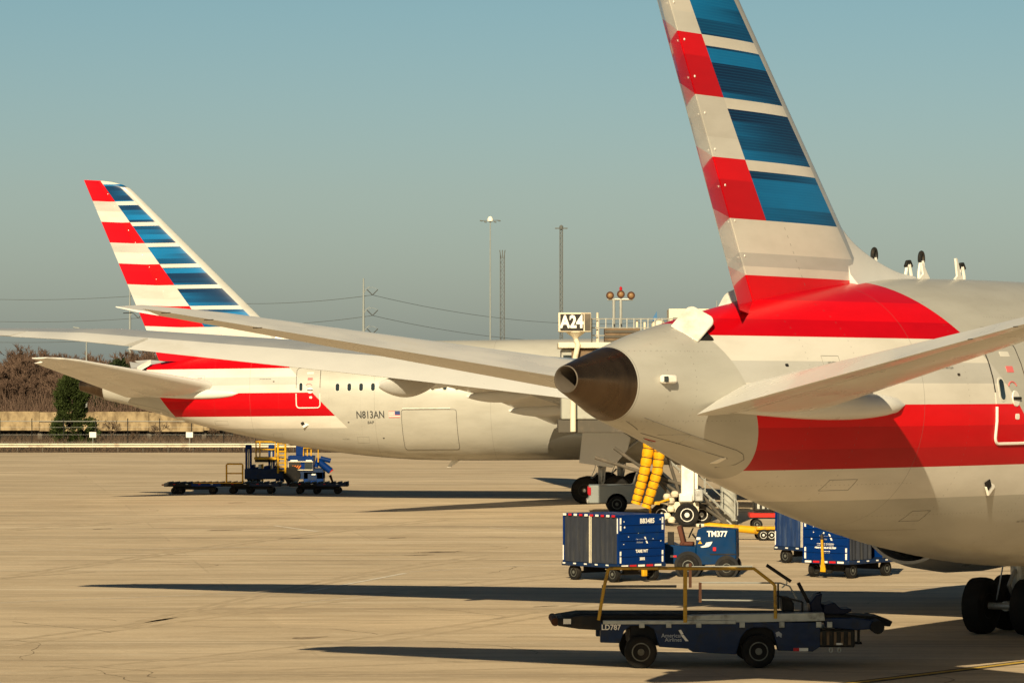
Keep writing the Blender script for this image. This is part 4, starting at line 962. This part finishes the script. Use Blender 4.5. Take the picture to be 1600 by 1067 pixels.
# ------------------------------------------------------------------ baggage carts
def baggage_cart(L, W, label, rz, corner, csy, curtain, open_side=0, txts=(), tongue_up=False):
    """origin on the ground under the middle; +x is the painted end, csy the side of the near corner"""
    o = thing('baggage_cart', (0, 0, 0), rz, label, 'baggage cart', 'curtained blue baggage carts')
    c = Matrix.Rotation(rz, 3, 'Z') @ Vector((L / 2, csy * W / 2, 0)); o.location = Vector((corner[0], corner[1], 0)) - c; o.location.z = gz(corner[1])
    zb, zt = .56, 1.98
    MB().b2(-L / 2 - .03, L / 2 + .03, -W / 2 - .03, W / 2 + .03, .44, zb).build('floor_frame', 'frame_black' if False else 'blue_dark', o, .015)
    MB().b2(-L / 2, L / 2, -W / 2, W / 2, zt, zt + .05).build('roof', 'blue_paint', o, .01)
    tp = MB()
    for x in (-L / 2 + .03, L / 2 - .03):
        for y in (-W / 2 + .03, W / 2 - .03): MB().b2(x - .03, x + .03, y - .03, y + .03, zb, zt).build('corner_post', 'blue_paint', o)
    # painted ends with pressed ribs
    for ex in (1, -1):
        xx = ex * (L / 2 - .02); b = MB()
        zz = [zb]; k = 0
        while zz[-1] < zt - .25: zz.append(zz[-1] + .235)
        zz.append(zt)
        b.b2(xx - .015, xx + .015, -W / 2 + .05, W / 2 - .05, zb, zt)
        e = b.build('end_panel', 'blue_paint', o)
        for z in zz[1:-1]: MB().b2(xx + ex * .015 if ex > 0 else xx - .04, xx + .04 if ex > 0 else xx - .015, -W / 2 + .06, W / 2 - .06, z - .018, z + .018).build('panel_rib', 'blue_paint', e, .008)
        if ex > 0:
            xf = xx + .018; yd = -1 if True else 1
            right = Vector((0, 1, 0))
            for (tx, size, yy, z, col) in txts: put_text('lettering', tx, size, (xf + .012, yy, z), (0, 1, 0), (0, 0, 1), col, e, .95, .006)
            for y in (-W / 2 + .09, W / 2 - .09):
                for z0_, z1_ in ((zb + .03, zb + .38), (zt - .42, zt - .04)): MB().b2(xf, xf + .008, y - .03, y + .03, z0_, z1_).build('reflective_tape', 'white_tape', e)
            for i in range(5): MB().b2(xf + .03, xf + .036, -W / 2 + .1 + i * (W - .2) / 5, -W / 2 + .1 + (i + .8) * (W - .2) / 5, zb - .09, zb - .03).build('reflective_tape', 'red_tape' if i % 2 else 'white_tape', e)
            rr = random.Random(int(corner[0] * 10)); 
            for i in range(9):
                y, z = rr.uniform(-W / 2 + .2, W / 2 - .15), rr.uniform(zb + .5, zt - .1); s_ = rr.uniform(.012, .032); n_ = 7
                MB().add([(xf + .004, y + s_ * rr.uniform(.6, 1.5) * math.cos(6.28 * k / n_), z + s_ * rr.uniform(.6, 1.3) * math.sin(6.28 * k / n_)) for k in range(n_)], [tuple(range(n_))]).build('paint_chip', 'white_tape', e, smooth=0)
            # airline emblem: slanted tail stripe with small wordmark
            MB().add([(xf + .005, .10, 1.36), (xf + .005, .155, 1.36), (xf + .005, .26, 1.16), (xf + .005, .20, 1.16)], [(0, 1, 2, 3)]).build('emblem', 'lettering', e, smooth=0)
            put_text('wordmark', 'American', .085, (xf + .006, -.08, 1.285), (0, 1, 0), (0, 0, 1), 'decal_grey', e)
            put_text('wordmark', 'Airlines', .085, (xf + .006, -.08, 1.20), (0, 1, 0), (0, 0, 1), 'decal_grey', e)
    # side curtains that hang in folds
    fold = 1.0 if open_side else .3
    for sy in (1, -1):
        halves = [(-L / 2 + .06, -.01), (.01, L / 2 - .06)]
        if open_side and sy == csy: halves = [(-L / 2 + .06, -.55 * L / 2 + .1), (.05, L / 2 - .06)]
        for a, c_ in halves:
            n = 40; rg = []
            for i in range(n + 1):
                x = a + (c_ - a) * i / n; fo = fold * (.022 * math.sin(i * .9 + a) + .018 * math.sin(i * .37 + a * 3)); col_ = []
                for j in range(9):
                    z = zb + .01 + (zt - zb - .02) * j / 8; amp = 1.25 - .9 * j / 8
                    col_.append(Vector((x, sy * (W / 2 - .035 + fo * amp), z)))
                rg.append([v + Vector((0, sy * .006, 0)) for v in col_] + [v - Vector((0, sy * .006, 0)) for v in col_[::-1]])
            MB().rings(rg).build('curtain', curtain, o, smooth=60)
        if not (open_side and sy == csy):
            for dx in (-.035, .035): MB().b2(dx - .012, dx + .012, sy * (W / 2 + .0) - .012, sy * (W / 2 + .0) + .012, zb, zt).build('curtain_strap', 'cream_panel', o)
        for i in range(10):
            x = -L / 2 + .03 + i * (L - .06) / 10
            MB().b2(x, x + (L - .06) / 10 * .55, sy * (W / 2 + .012) - .008, sy * (W / 2 + .012) + .008, zt - .02, zt + .045).build('reflective_tape', 'red_tape' if i % 2 else 'white_tape', o)
            if i % 2 == 0: MB().b2(x, x + .12, sy * (W / 2 + .035) - .005, sy * (W / 2 + .035) + .005, .50, .54).build('reflective_tape', 'white_tape', o)
        MB().b2(L / 2 - .05, L / 2 - .01, sy * (W / 2 + .008) - .006, sy * (W / 2 + .008) + .006, zt - .5, zt - .05).build('reflective_tape', 'white_tape', o)
        MB().b2(-L / 2 + .01, -L / 2 + .05, sy * (W / 2 + .008) - .006, sy * (W / 2 + .008) + .006, zb + .05, zb + .5).build('reflective_tape', 'white_tape', o)
    # running gear
    for x in (-L / 2 + .38, L / 2 - .38):
        ax = MB().cyl((x, -W / 2 + .12, .24), (x, W / 2 - .12, .24), .035).build('axle', 'dark_metal', o)
        MB().b2(x - .05, x + .05, -.4, .4, .24, .46).build('spring_mount', 'frame_black', o)
        for y in (-W / 2 + .16, W / 2 - .16): wheel(o, (x, y, .245), .245, .15, (0, 1 if y > 0 else -1, 0), 'rim_grey', .55)
    MB().b2(-L / 2 + .2, L / 2 - .2, -.06, .06, .34, .44).build('chassis_beam', 'frame_black', o)
    if tongue_up:
        MB().prism([(L / 2 + .10, -.10, .20), (L / 2 + .10, .10, .20), (L / 2 + .13, .035, .62), (L / 2 + .17, .03, 1.22), (L / 2 + .17, -.03, 1.22), (L / 2 + .13, -.035, .62)], (.06, 0, 0)).build('tow_tongue', 'yellow_paint', o, .01)
        MB().lathe((L / 2 + .20, 0, 1.28), (0, 0, 1), [(-.08, .05), (0, .06), (.08, .03)], 12).build('tow_eye', 'dark_metal', o)
        MB().cyl((L / 2 + .1, -.3, .22), (L / 2 + .1, .3, .22), .05).build('hitch_bar', 'dark_metal', o)
    else:
        MB().box((L / 2 + .12, .0, .30), (.12, .16, .24)).build('hitch', 'yellow_paint', o, .02)
        MB().cyl((L / 2 - .1, 0, .34), (L / 2 + .14, 0, .30), .04).build('hitch_bar', 'dark_metal', o)
    return o
def cpt(px, Y): return (gx(px, Y), Y)
baggage_cart(2.53, 1.88, 'blue baggage cart with closed dark grey curtains, lettered BB3485, left of the blue tractor', R(-50), cpt(966, 103.2), -1, 'curtain', 0,
             (('BB3485', .20, .22, 1.83, 'lettering'), ('TARE WT', .12, .0, .93, 'lettering'), ('2032', .11, .02, .70, 'lettering')))
baggage_cart(2.62, 1.70, 'blue baggage cart with a half open curtain and an upright yellow tongue', R(-130), cpt(1326, 105.2), 1, 'curtain', 1,
             (('NOT TO EXCEED', .085, 0, 1.03, 'lettering'), ('STOW TONGUE AT ALL TIMES', .06, 0, .93, 'lettering'), ('TARE WT', .08, 0, .80, 'lettering')), True)
baggage_cart(2.53, 1.88, 'blue curtained baggage cart half hidden behind the cart with the yellow tongue', R(-50), cpt(1296, 112.5), -1, 'curtain_blue')
# ------------------------------------------------------------------ tractor
TY = 107.0; sT = F / TY; tx = lambda px: (px - 1096) / sT; tz = lambda py: CAM_Z + (YH - py) / sT - gz(TY)
tg = thing('baggage_tractor', (gx(1096, TY), TY, gz(TY)), R(-8), 'blue baggage tractor lettered TM377 with an open brown seat', 'tractor')
MB().prism([(tx(1090), -.62, .36), (tx(1090), -.62, 1.22), (tx(1093), -.62, 1.46), (tx(1100), -.62, 1.52), (tx(1152), -.62, 1.46), (tx(1153), -.62, .62), (tx(1150), -.62, .40)], (0, 1.24, 0)).build('hood', 'blue_tug', tg, .03)
MB().prism([(tx(1038), -.62, .40), (tx(1037), -.62, 1.0), (tx(1046), -.62, 1.06), (tx(1058), -.62, .96), (tx(1090), -.62, .93), (tx(1090), -.62, .36)], (0, 1.24, 0)).build('rear_body', 'blue_tug', tg, .03)
MB().box((tx(1066), -.1, 1.25), (.14, .55, .62), ry=R(-14)).build('seat_back', 'seat_brown', tg, .04)
MB().box((tx(1074), -.1, 1.0), (.42, .55, .12)).build('seat', 'seat_brown', tg, .04)
MB().tube([(tx(1080) + .17 * math.cos(a) * .4, -.1 + .17 * math.sin(a), 1.33 + .17 * math.cos(a) * .9) for a in [R(30 * k) for k in range(13)]], .016, 6).build('steering_wheel', 'frame_black', tg)
MB().cyl((tx(1082), -.1, 1.30), (tx(1091), -.1, 1.1), .03).build('steering_column', 'frame_black', tg)
MB().b2(tx(1046), tx(1056), -.63, -.60, .98, 1.38).build('side_guard', 'frame_black', tg, .01)
MB().b2(tx(1112), tx(1152), -.635, -.615, .68, .72).build('trim_strip', 'frame_black', tg)
put_text('lettering', 'TM377', .24, (tx(1123), -.632, 1.32), (1, 0, 0), (0, 0, 1), 'lettering', tg, .9, .008)
MB().prism([(tx(1097), -.64, .93), (tx(1104), -.64, .98), (tx(1106), -.64, 1.06), (tx(1116), -.64, 1.09), (tx(1113), -.64, .98), (tx(1110), -.64, .93), (tx(1100), -.64, .90)], (0, .02, 0)).build('torn_sticker', 'white_tape', tg)
MB().b2(tx(1091), tx(1097), -.64, -.62, 1.14, 1.22).build('data_plate', 'lettering', tg); MB().prism([(tx(1093), -.64, 1.02), (tx(1100), -.64, 1.02), (tx(1096.5), -.64, 1.12)], (0, .02, 0)).build('warning_sticker', 'yellow_paint', tg)
MB().b2(tx(1050), tx(1055), -.64, -.62, .60, .66).build('reflective_tape', 'white_tape', tg); MB().b2(tx(1055), tx(1060), -.64, -.62, .60, .66).build('reflective_tape', 'red_tape', tg)
MB().box((tx(1119), -.64, .86), (.10, .03, .12)).build('fuel_cap', 'red_tape', tg, .01)
MB().box((tx(1096), -.5, 1.56), (.05, .2, .12)).build('gauge', 'frame_black', tg, .01)
for px, r in ((1078, .34), (1138, .28)):
    for y, s_ in ((-.55, -1), (.55, 1)):
        MB().lathe((tx(px), y + s_ * .065, r + .02), (0, s_, 0), [(0, r + .09), (.012, r + .09)], 24).build('wheel_arch', 'frame_black', tg)
        wheel(tg, (tx(px), y + s_ * .04, r), r, .22, (0, s_, 0), 'rim_grey', .5)
# ------------------------------------------------------------------ aircraft tow bar with its trolley, engine unit
tb = thing('tow_bar', (gx(1165, 130), 130, gz(130)), R(6), 'long yellow aircraft tow bar on small white rimmed wheels', 'tow bar'); s1 = F / 130
q = lambda px: (px - 1165) / s1; qz = lambda py: CAM_Z + (YH - py) / s1 - gz(130)
MB().tube([(q(1095), 0, qz(820)), (q(1108), 0, qz(821)), (q(1190), 0, qz(829)), (q(1235), 0, qz(834))], [.05, .13, .15, .17], 14).build('bar', 'yellow_paint', tb)
MB().box((q(1093), 0, qz(820)), (.3, .2, .12)).build('tow_head', 'cream_panel', tb, .03); MB().b2(q(1180), q(1240), -.3, .3, .40, .52).build('wheel_frame', 'yellow_paint', tb, .02)
for x in (1190, 1203):
    for y in (-.4, .3): wheel(tb, (q(x), y, .21), .21, .13, (0, -1 if y < 0 else 1, 0), 'rim_white', .62)
eu = thing('power_unit', (gx(1201, 139), 139, gz(139)), 0, 'grey and red ground power unit beside the yellow tow bar', 'power unit')
MB().b2(-.62, .62, -.5, .5, .75, 1.28).build('housing', 'dark_metal', eu, .05); MB().b2(-.8, .75, -.55, .55, .50, .68).build('frame', 'red_paint', eu, .02)
for k in range(5): MB().b2(-.5 + .2 * k, -.40 + .2 * k, -.53, -.5, .85, 1.2).build('grille', 'galvanised', eu)
MB().cyl((.3, 0, 1.28), (.3, 0, 1.6), .06).build('exhaust_pipe', 'rust', eu); MB().box((.42, -.56, .80), (.18, .08, .3)).build('red_hook', 'tail_red', eu, .02)
for x in (-.5, .5):
    for y in (-.5, .5): wheel(eu, (x, y, .22), .22, .14, (0, -1 if y < 0 else 1, 0), 'rim_grey')

# ------------------------------------------------------------------ belt loader in the shade
LY = 72.0; sL = F / LY; lx = lambda px: (px - 1110) / sL; lz = lambda py: CAM_Z + (YH - py) / sL
bl = thing('belt_loader', (gx(1110, LY), LY, 0), R(1.5), 'dark blue belt loader lettered LD787 with yellow rails in the shade of the close airliner', 'belt loader')
W_ = 2.0
ch_ = [(938, 972), (938, 1003), (968, 1004), (975, 985), (985, 977), (1012, 977), (1022, 983), (1030, 1010), (1075, 1013), (1082, 1018), (1150, 1022), (1158, 995), (1166, 985), (1178, 980), (1198, 980), (1208, 986), (1216, 1016), (1270, 1018), (1282, 1010), (1282, 972)]
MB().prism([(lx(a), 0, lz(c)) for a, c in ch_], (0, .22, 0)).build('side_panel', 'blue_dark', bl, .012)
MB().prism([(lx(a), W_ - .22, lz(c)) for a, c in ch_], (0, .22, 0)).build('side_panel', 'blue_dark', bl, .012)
MB().b2(lx(985), lx(1275), .24, W_ - .24, .45, .92).build('chassis', 'frame_black', bl, .02)
for px, wz in ((1001, .34), (1185, .35)):
    for y, s_ in ((.03, -1), (W_ - .03, 1)): wheel(bl, (lx(px), y + s_ * .02, wz), wz, .26, (0, s_, 0), 'rim_grey', .56)
MB().prism([(lx(872), .25, lz(966)), (lx(905), .25, lz(961)), (lx(1330), .25, lz(962)), (lx(1340), .25, lz(972)), (lx(940), .25, lz(985)), (lx(870), .25, lz(976))], (0, W_ - .5, 0)).build('conveyor_frame', 'frame_black', bl, .02)
MB().prism([(lx(880), .4, lz(964.5)), (lx(905), .4, lz(960.0)), (lx(1318), .4, lz(961.0)), (lx(1318), .4, lz(963)), (lx(905), .4, lz(963))], (0, W_ - .8, 0)).build('belt', 'rubber', bl)
MB().b2(lx(942), lx(1150), -.015, .16, lz(974.5), lz(968.5)).build('deck_edge', 'deck_grey', bl, .01)
MB().prism([(lx(1062), .02, lz(974)), (lx(1075), .02, lz(961)), (lx(1288), .02, lz(957)), (lx(1290), .02, lz(970)), (lx(1160), .02, lz(972.5))], (0, .25, 0)).build('side_rail', 'deck_grey', bl, .01)
for px in (1003, 1045, 1092, 1160, 1222, 1280, 1297): MB().b2(lx(px) - .06, lx(px) + .05, -.04, .0, lz(980), lz(971)).build('bracket', 'deck_grey', bl, .006)
MB().cyl((lx(868), .2, lz(972)), (lx(868), W_ - .2, lz(972)), .085, n=16).build('nose_roller', 'rust', bl)
MB().prism([(lx(872), .02, lz(966)), (lx(905), .02, lz(961.5)), (lx(940), .02, lz(961.5)), (lx(940), .02, lz(984)), (lx(905), .02, lz(982)), (lx(872), .02, lz(977))], (0, .12, 0)).build('nose_plate', 'frame_black', bl, .01); MB().b2(lx(880), lx(892), .0, .02, lz(974), lz(966)).build('reflective_tape', 'white_tape', bl)
MB().cyl((lx(1372), -.05, lz(980)), (lx(1372), W_ - .2, lz(976)), .14, n=18).build('end_roller', 'frame_black', bl)
MB().prism([(lx(1290), .1, lz(966)), (lx(1340), .1, lz(966)), (lx(1380), .1, lz(972)), (lx(1380), .1, lz(982)), (lx(1340), .1, lz(985)), (lx(1290), .1, lz(980))], (0, .15, 0)).build('end_arm', 'blue_dark', bl, .015)
MB().prism([(lx(1310), .6, lz(962)), (lx(1380), .6, lz(966)), (lx(1402), .6, lz(974)), (lx(1398), .6, lz(982)), (lx(1310), .6, lz(976))], (0, .9, 0)).build('end_platform', 'frame_black', bl, .015)
MB().b2(lx(1276), lx(1338), .15, W_ - .2, lz(1012), lz(984)).build('engine_bay', 'dark_metal', bl, .03)
for k in range(5): MB().b2(lx(1282) + k * .15, lx(1286) + k * .15, .11, .15, lz(1008), lz(988)).build('louvre', 'bridge_brown', bl)
MB().tube([(lx(1338), .3, lz(1006)), (lx(1350), .3, lz(1006)), (lx(1345), .3, lz(1004)), (lx(1345), .3, lz(982))], .03, 8).build('step_frame', 'frame_black', bl)
for px in (1300, 1313): MB().tube([(lx(px) + .035 * math.sin(a), .14, lz(1016) + .05 * math.cos(a)) for a in [R(40 * k) for k in range(10)]], .012, 6).build('hook', 'galvanised', bl)
MB().b2(lx(1240), lx(1249), -.02, .0, lz(1017), lz(1012)).build('reflective_tape', 'red_tape', bl); MB().b2(lx(1249), lx(1263), -.02, .0, lz(1017), lz(1012)).build('reflective_tape', 'white_tape', bl)
MB().b2(lx(1308), lx(1318), .11, .13, lz(1008), lz(1005)).build('reflective_tape', 'white_tape', bl)
# yellow hand rails
r_ = .035
MB().tube([(lx(935), 0, lz(968)), (lx(944), 0, lz(915)), (lx(950), 0, lz(889)), (lx(953), 0, lz(887)), (lx(1160), 0, lz(888)), (lx(1178), 0, lz(888)), (lx(1208), 0, lz(911)), (lx(1211), 0, lz(915)), (lx(1212), 0, lz(966))], r_, 8).build('hand_rail', 'yellow_old', bl)
MB().b2(lx(1067.5), lx(1073.5), -.03, .03, lz(972), lz(887)).build('rail_post', 'yellow_old', bl, .005)
for px, a, c in ((1090, 887, 926), (1106, 918, 950)): MB().b2(lx(px) - .03, lx(px) + .03, W_ - .03, W_ + .02, lz(c), lz(a)).build('rail_post', 'rust', bl)
MB().tube([(lx(1090), W_, lz(893)), (lx(1190), W_, lz(892))], .018, 6).build('far_rail', 'galvanised', bl)
MB().tube([(lx(1106), W_, lz(918)), (lx(1235), W_, lz(919)), (lx(1250), W_, lz(924)), (lx(1262), W_, lz(945))], .018, 6).build('far_rail', 'galvanised', bl)
MB().tube([(lx(1108), W_, lz(946)), (lx(1262), W_, lz(948))], .018, 6).build('far_rail', 'galvanised', bl)
MB().tube([(lx(948), W_, lz(924)), (lx(1068), W_, lz(924))], .03, 6).build('far_rail', 'frame_black', bl)
MB().tube([(lx(1230), W_ - .2, lz(960)), (lx(1230), W_ - .2, lz(919))], .02, 6).build('far_post', 'frame_black', bl)
# driver's place
MB().box(((lx(1205) + lx(1243)) / 2, .9, lz(899)), (.62, .06, .07), ry=R(34)).build('roof_bar', 'frame_black', bl)
MB().tube([(lx(1236), .9, lz(906)), (lx(1237), .9, lz(915)), (lx(1229), .9, lz(922))], .014, 6).build('stalk', 'galvanised', bl)
MB().box(((lx(1254) + lx(1270)) / 2, .8, lz(929)), (.07, .10, .46), ry=R(-27)).build('control_lever', 'frame_black', bl)
MB().prism([(lx(1213), .5, lz(930)), (lx(1258), .5, lz(941)), (lx(1258), .5, lz(944)), (lx(1213), .5, lz(933))], (0, .06, 0)).build('arm_rest', 'frame_black', bl)
MB().b2(lx(1257), lx(1260), .5, .56, lz(966), lz(942)).build('stay', 'frame_black', bl)
MB().prism([(lx(1226), .6, lz(936)), (lx(1238), .6, lz(935)), (lx(1246), .6, lz(945)), (lx(1246), .6, lz(958)), (lx(1228), .6, lz(958))], (0, .45, 0)).build('seat_back', 'frame_black', bl, .03)
MB().prism([(lx(1272), .5, lz(960)), (lx(1270), .5, lz(945)), (lx(1280), .5, lz(932)), (lx(1290), .5, lz(929)), (lx(1288), .5, lz(944)), (lx(1295), .5, lz(960))], (0, .6, 0)).build('seat', 'seat_blue', bl, .03)
MB().tube([(lx(1271), .8, lz(946)), (lx(1280), .8, lz(934)), (lx(1289), .8, lz(928)), (lx(1290), .8, lz(935))], .02, 6).build('wheel_rim', 'frame_black', bl)
MB().prism([(lx(1290), .4, lz(962)), (lx(1292), .4, lz(947)), (lx(1308), .4, lz(943)), (lx(1318), .4, lz(953)), (lx(1335), .4, lz(953)), (lx(1335), .4, lz(957)), (lx(1322), .4, lz(962))], (0, .8, 0)).build('console', 'seat_blue', bl, .02)
put_text('lettering', 'LD787', .155, (lx(954.5), -.014, lz(979.5)), (1, 0, 0), (0, 0, 1), 'lettering', bl, .95, .004)
put_text('wordmark', 'American', .115, (lx(1050), -.004, lz(992.5)), (1, 0, 0), (0, 0, 1), 'decal_grey', bl, 1, .001)
put_text('wordmark', 'Airlines', .115, (lx(1052), -.004, lz(999)), (1, 0, 0), (0, 0, 1), 'decal_grey', bl, 1, .001)
MB().add([(lx(a), -.005, lz(c)) for a, c in ((1060, 984), (1064, 983), (1068, 990), (1064, 991))], [(0, 1, 2, 3)]).build('emblem', 'lettering', bl, smooth=0)
MB().add([(lx(a), -.005, lz(c)) for a, c in ((1064, 992), (1068, 991), (1076, 1001), (1071, 1001))], [(0, 1, 2, 3)]).build('emblem', 'lettering', bl, smooth=0)
MB().add([(lx(a), -.005, lz(c)) for a, c in ((1212, 988), (1217, 986), (1222, 990), (1221, 996), (1217, 993), (1214, 995))], [tuple(range(6))]).build('sticker', 'decal_grey', bl, smooth=0)

# ------------------------------------------------------------------ far left: cargo loader and dollies under the grey airliner
CY = 199.0; sC = F / CY; cx = lambda px: (px - 450) / sC; cz = lambda py: CAM_Z + (YH - py) / sC - g0
lt = thing('cargo_loader', (gx(450, CY), CY, g0), 0, 'blue cargo loader with yellow ladder, rails and striped box under the grey airliner', 'cargo loader')
MB().b2(cx(382), cx(505), 0, 2.2, .35, .95).build('chassis', 'blue_dark', lt, .03)
MB().b2(cx(412), cx(422), .1, 1.6, .95, cz(728)).build('pump_housing', 'blue_paint', lt, .03); MB().b2(cx(447), cx(474), .4, 1.9, .95, cz(736)).build('engine_block', 'dark_metal', lt, .03)
for a_ in (.3, .55): MB().tube([(cx(428), a_, .95), (cx(436), a_, 1.6), (cx(448), a_, 1.5), (cx(455), a_, 1.0)], .03, 6).build('hydraulic_hose', 'rubber', lt)
for px in (388, 424):
    MB().b2(cx(px - 5), cx(px - 2), .1, .3, .6, cz(700)).build('lift_post', 'blue_paint', lt, .01); MB().b2(cx(px + 2), cx(px + 5), .1, .3, .6, cz(700)).build('lift_post', 'blue_paint', lt, .01)
    MB().cyl((cx(px), .2, .6), (cx(px), .2, cz(702)), .05).build('piston', 'galvanised', lt); MB().box((cx(px), .2, cz(698)), (.36, .3, .26)).build('post_head', 'blue_paint', lt, .06)
MB().b2(cx(397), cx(432), 0, 1.8, cz(718), cz(714)).build('upper_deck', 'yellow_paint', lt, .01)
MB().b2(cx(398), cx(434), .1, 1.7, cz(722), cz(718)).build('deck_beam', 'dark_metal', lt)
MB().tube([(cx(400), 0, cz(714)), (cx(400), 0, cz(690)), (cx(430), 0, cz(690)), (cx(430), 0, cz(714))], .05, 6).build('hand_rail', 'yellow_paint', lt)
MB().tube([(cx(400), 0, cz(702)), (cx(430), 0, cz(702))], .035, 6).build('hand_rail', 'yellow_paint', lt); MB().tube([(cx(406), 0, cz(714)), (cx(406), 0, cz(690))], .04, 6).build('hand_rail', 'yellow_paint', lt)
for px in (434.5, 446): MB().cyl((cx(px), -.1, .7), (cx(px), -.1, cz(688)), .06, n=8).build('ladder_side', 'yellow_paint', lt)
for k in range(11): MB().cyl((cx(434.5), -.1, .85 + .22 * k), (cx(446), -.1, .85 + .22 * k), .035, n=6).build('rung', 'yellow_paint', lt)
for px, a, c in ((392, 726, 752), (398, 730, 750), (403, 726, 750), (430, 728, 752), (437, 735, 754)): MB().b2(cx(px), cx(px + 5), .3, 1.4, cz(c), cz(a)).build('machinery', 'blue_paint' if px != 403 else 'galvanised', lt, .02)
MB().b2(cx(408), cx(411), .25, .4, cz(752), cz(725)).build('strut', 'yellow_paint', lt)
MB().b2(cx(450), cx(490), 0, 1.8, cz(735), cz(712)).build('cab', 'blue_paint', lt, .03)
MB().b2(cx(462), cx(474), .2, 1.4, cz(712), cz(692)).build('cab_mast', 'blue_paint', lt, .03)
MB().b2(cx(452), cx(470), -.04, -.003, cz(733), cz(722)).build('hazard_board', 'sign_black', lt)
for k in range(4): MB().prism([(cx(453 + 4 * k), -.06, cz(732)), (cx(455 + 4 * k), -.06, cz(732)), (cx(459 + 4 * k), -.06, cz(727)), (cx(457 + 4 * k), -.06, cz(727))], (0, .02, 0)).build('hazard_stripe', 'orange_paint', lt)
MB().b2(cx(476), cx(488), -.04, -.003, cz(733), cz(722)).build('cab_window', 'glass_dark', lt)
MB().tube([(cx(451), -.08, cz(734)), (cx(451), -.08, cz(721)), (cx(489), -.08, cz(721)), (cx(489), -.08, cz(734)), (cx(451), -.08, cz(734))], .03, 6).build('window_guard', 'cream_panel', lt)
MB().b2(cx(454), cx(465), -.05, -.003, cz(720.5), cz(718.5)).build('placard', 'white_tape', lt)
MB().b2(cx(478), cx(487), -.05, -.003, cz(720.5), cz(718.5)).build('placard', 'white_tape', lt)
MB().b2(cx(474), cx(505), 0, 1.8, cz(755), cz(737)).build('power_housing', 'blue_paint', lt, .03)
MB().b2(cx(481), cx(495), -.03, -.003, cz(750), cz(740)).build('access_panel', 'blue_dark', lt); MB().b2(cx(487), cx(493), -.04, -.031, cz(742), cz(740)).build('placard', 'white_tape', lt)
for (a, c, wd) in (((496, 720), (516, 736), .20), ((500, 716), (516, 720), .14), ((493, 730), (497, 716), .12)): MB().cyl((cx(a[0]), .4, cz(a[1])), (cx(c[0]), .4, cz(c[1])), wd, n=10).build('boom', 'blue_paint', lt)
MB().cyl((cx(514), .4, cz(733)), (cx(517), .4, cz(737)), .16, n=10).build('boom_tip', 'red_paint', lt)
for px in (480, 486): MB().tube([(cx(px), .1, cz(712)), (cx(px), .1, cz(702))], .04, 6).build('hand_rail', 'yellow_paint', lt)
MB().tube([(cx(474), .1, cz(712)), (cx(474), .1, cz(700)), (cx(497), .1, cz(700)), (cx(497), .1, cz(722))], .04, 6).build('hand_rail', 'yellow_paint', lt)
MB().lathe((cx(456), .0, .62), (0, -1, 0), [(-.1, .5), (.1, .5), (.12, .3)], 20).build('hose_reel', 'rubber', lt)
for px in (395, 455, 495):
    for y in (.2, 2.0): wheel(lt, (cx(px), y, .34), .34, .25, (0, -1 if y < 1 else 1, 0), 'rim_grey')
first = None
for i, (px, dy, lb, yl) in enumerate(((302, 0, 'leftmost low black dolly, nearest the big conifer, with a yellow rail frame', True), (392, .4, 'middle low black dolly in front of the blue lift posts', False), (497, .3, 'rightmost low black dolly under the blue power housing', False))):
    dl = thing('container_dolly', (gx(px, 182), 182 + dy, g0), 0, lb, 'dolly', 'low black container dollies in a row')
    MB().b2(-1.55, 1.55, 0, 1.5, .40, .58).build('frame', 'frame_black', dl, .015); MB().b2(-1.1, 1.1, .25, 1.25, .24, .42).build('sub_frame', 'frame_black', dl, .015)
    for k in range(9): MB().cyl((-1.35 + .34 * k, .05, .62), (-1.2 + .34 * k, 1.45, .62), .04, n=8).build('roller', 'dark_metal', dl)
    MB().b2(-.1, 1.45, -.02, .0, .42, .57).build('side_plate', 'blue_paint' if i == 0 else 'blue_dark', dl)
    MB().b2(-1.72, -1.55, .5, .9, .44, .52).build('draw_bar', 'rust', dl, .01)
    for k in range(4): MB().box((-1.0 + .66 * k, -.025, .53), (.12, .02, .035)).build('reflector', 'white_tape' if k % 2 else 'red_tape', dl)
    for x in (-1.0, -.72 if i == 0 else 1.0, 1.0 if i == 0 else -.1):
        for y in (.12, 1.38): wheel(dl, (x, y, .19), .19, .14, (0, -1 if y < 1 else 1, 0), 'dark_metal')
    if yl:
        MB().b2(.0, 2.6, -.02, .02, .58, .63).build('yellow_edge', 'yellow_paint', dl)
        MB().tube([(1.75, 0, .62), (1.75, 0, 1.55), (1.80, 0, 1.6), (2.55, 0, 1.6), (2.6, 0, 1.55), (2.6, 0, .62)], .045, 8).build('rail_frame', 'yellow_paint', dl)
        MB().tube([(1.75, 0, 1.1), (2.6, 0, 1.1)], .035, 8).build('rail_frame_bar', 'yellow_paint', dl)
    if i == 2: MB().tube([(.75, .2, .6), (.62, .2, .95), (.6, .2, 1.0)], [.05, .07, .08], 8).build('lever', 'rust', dl)
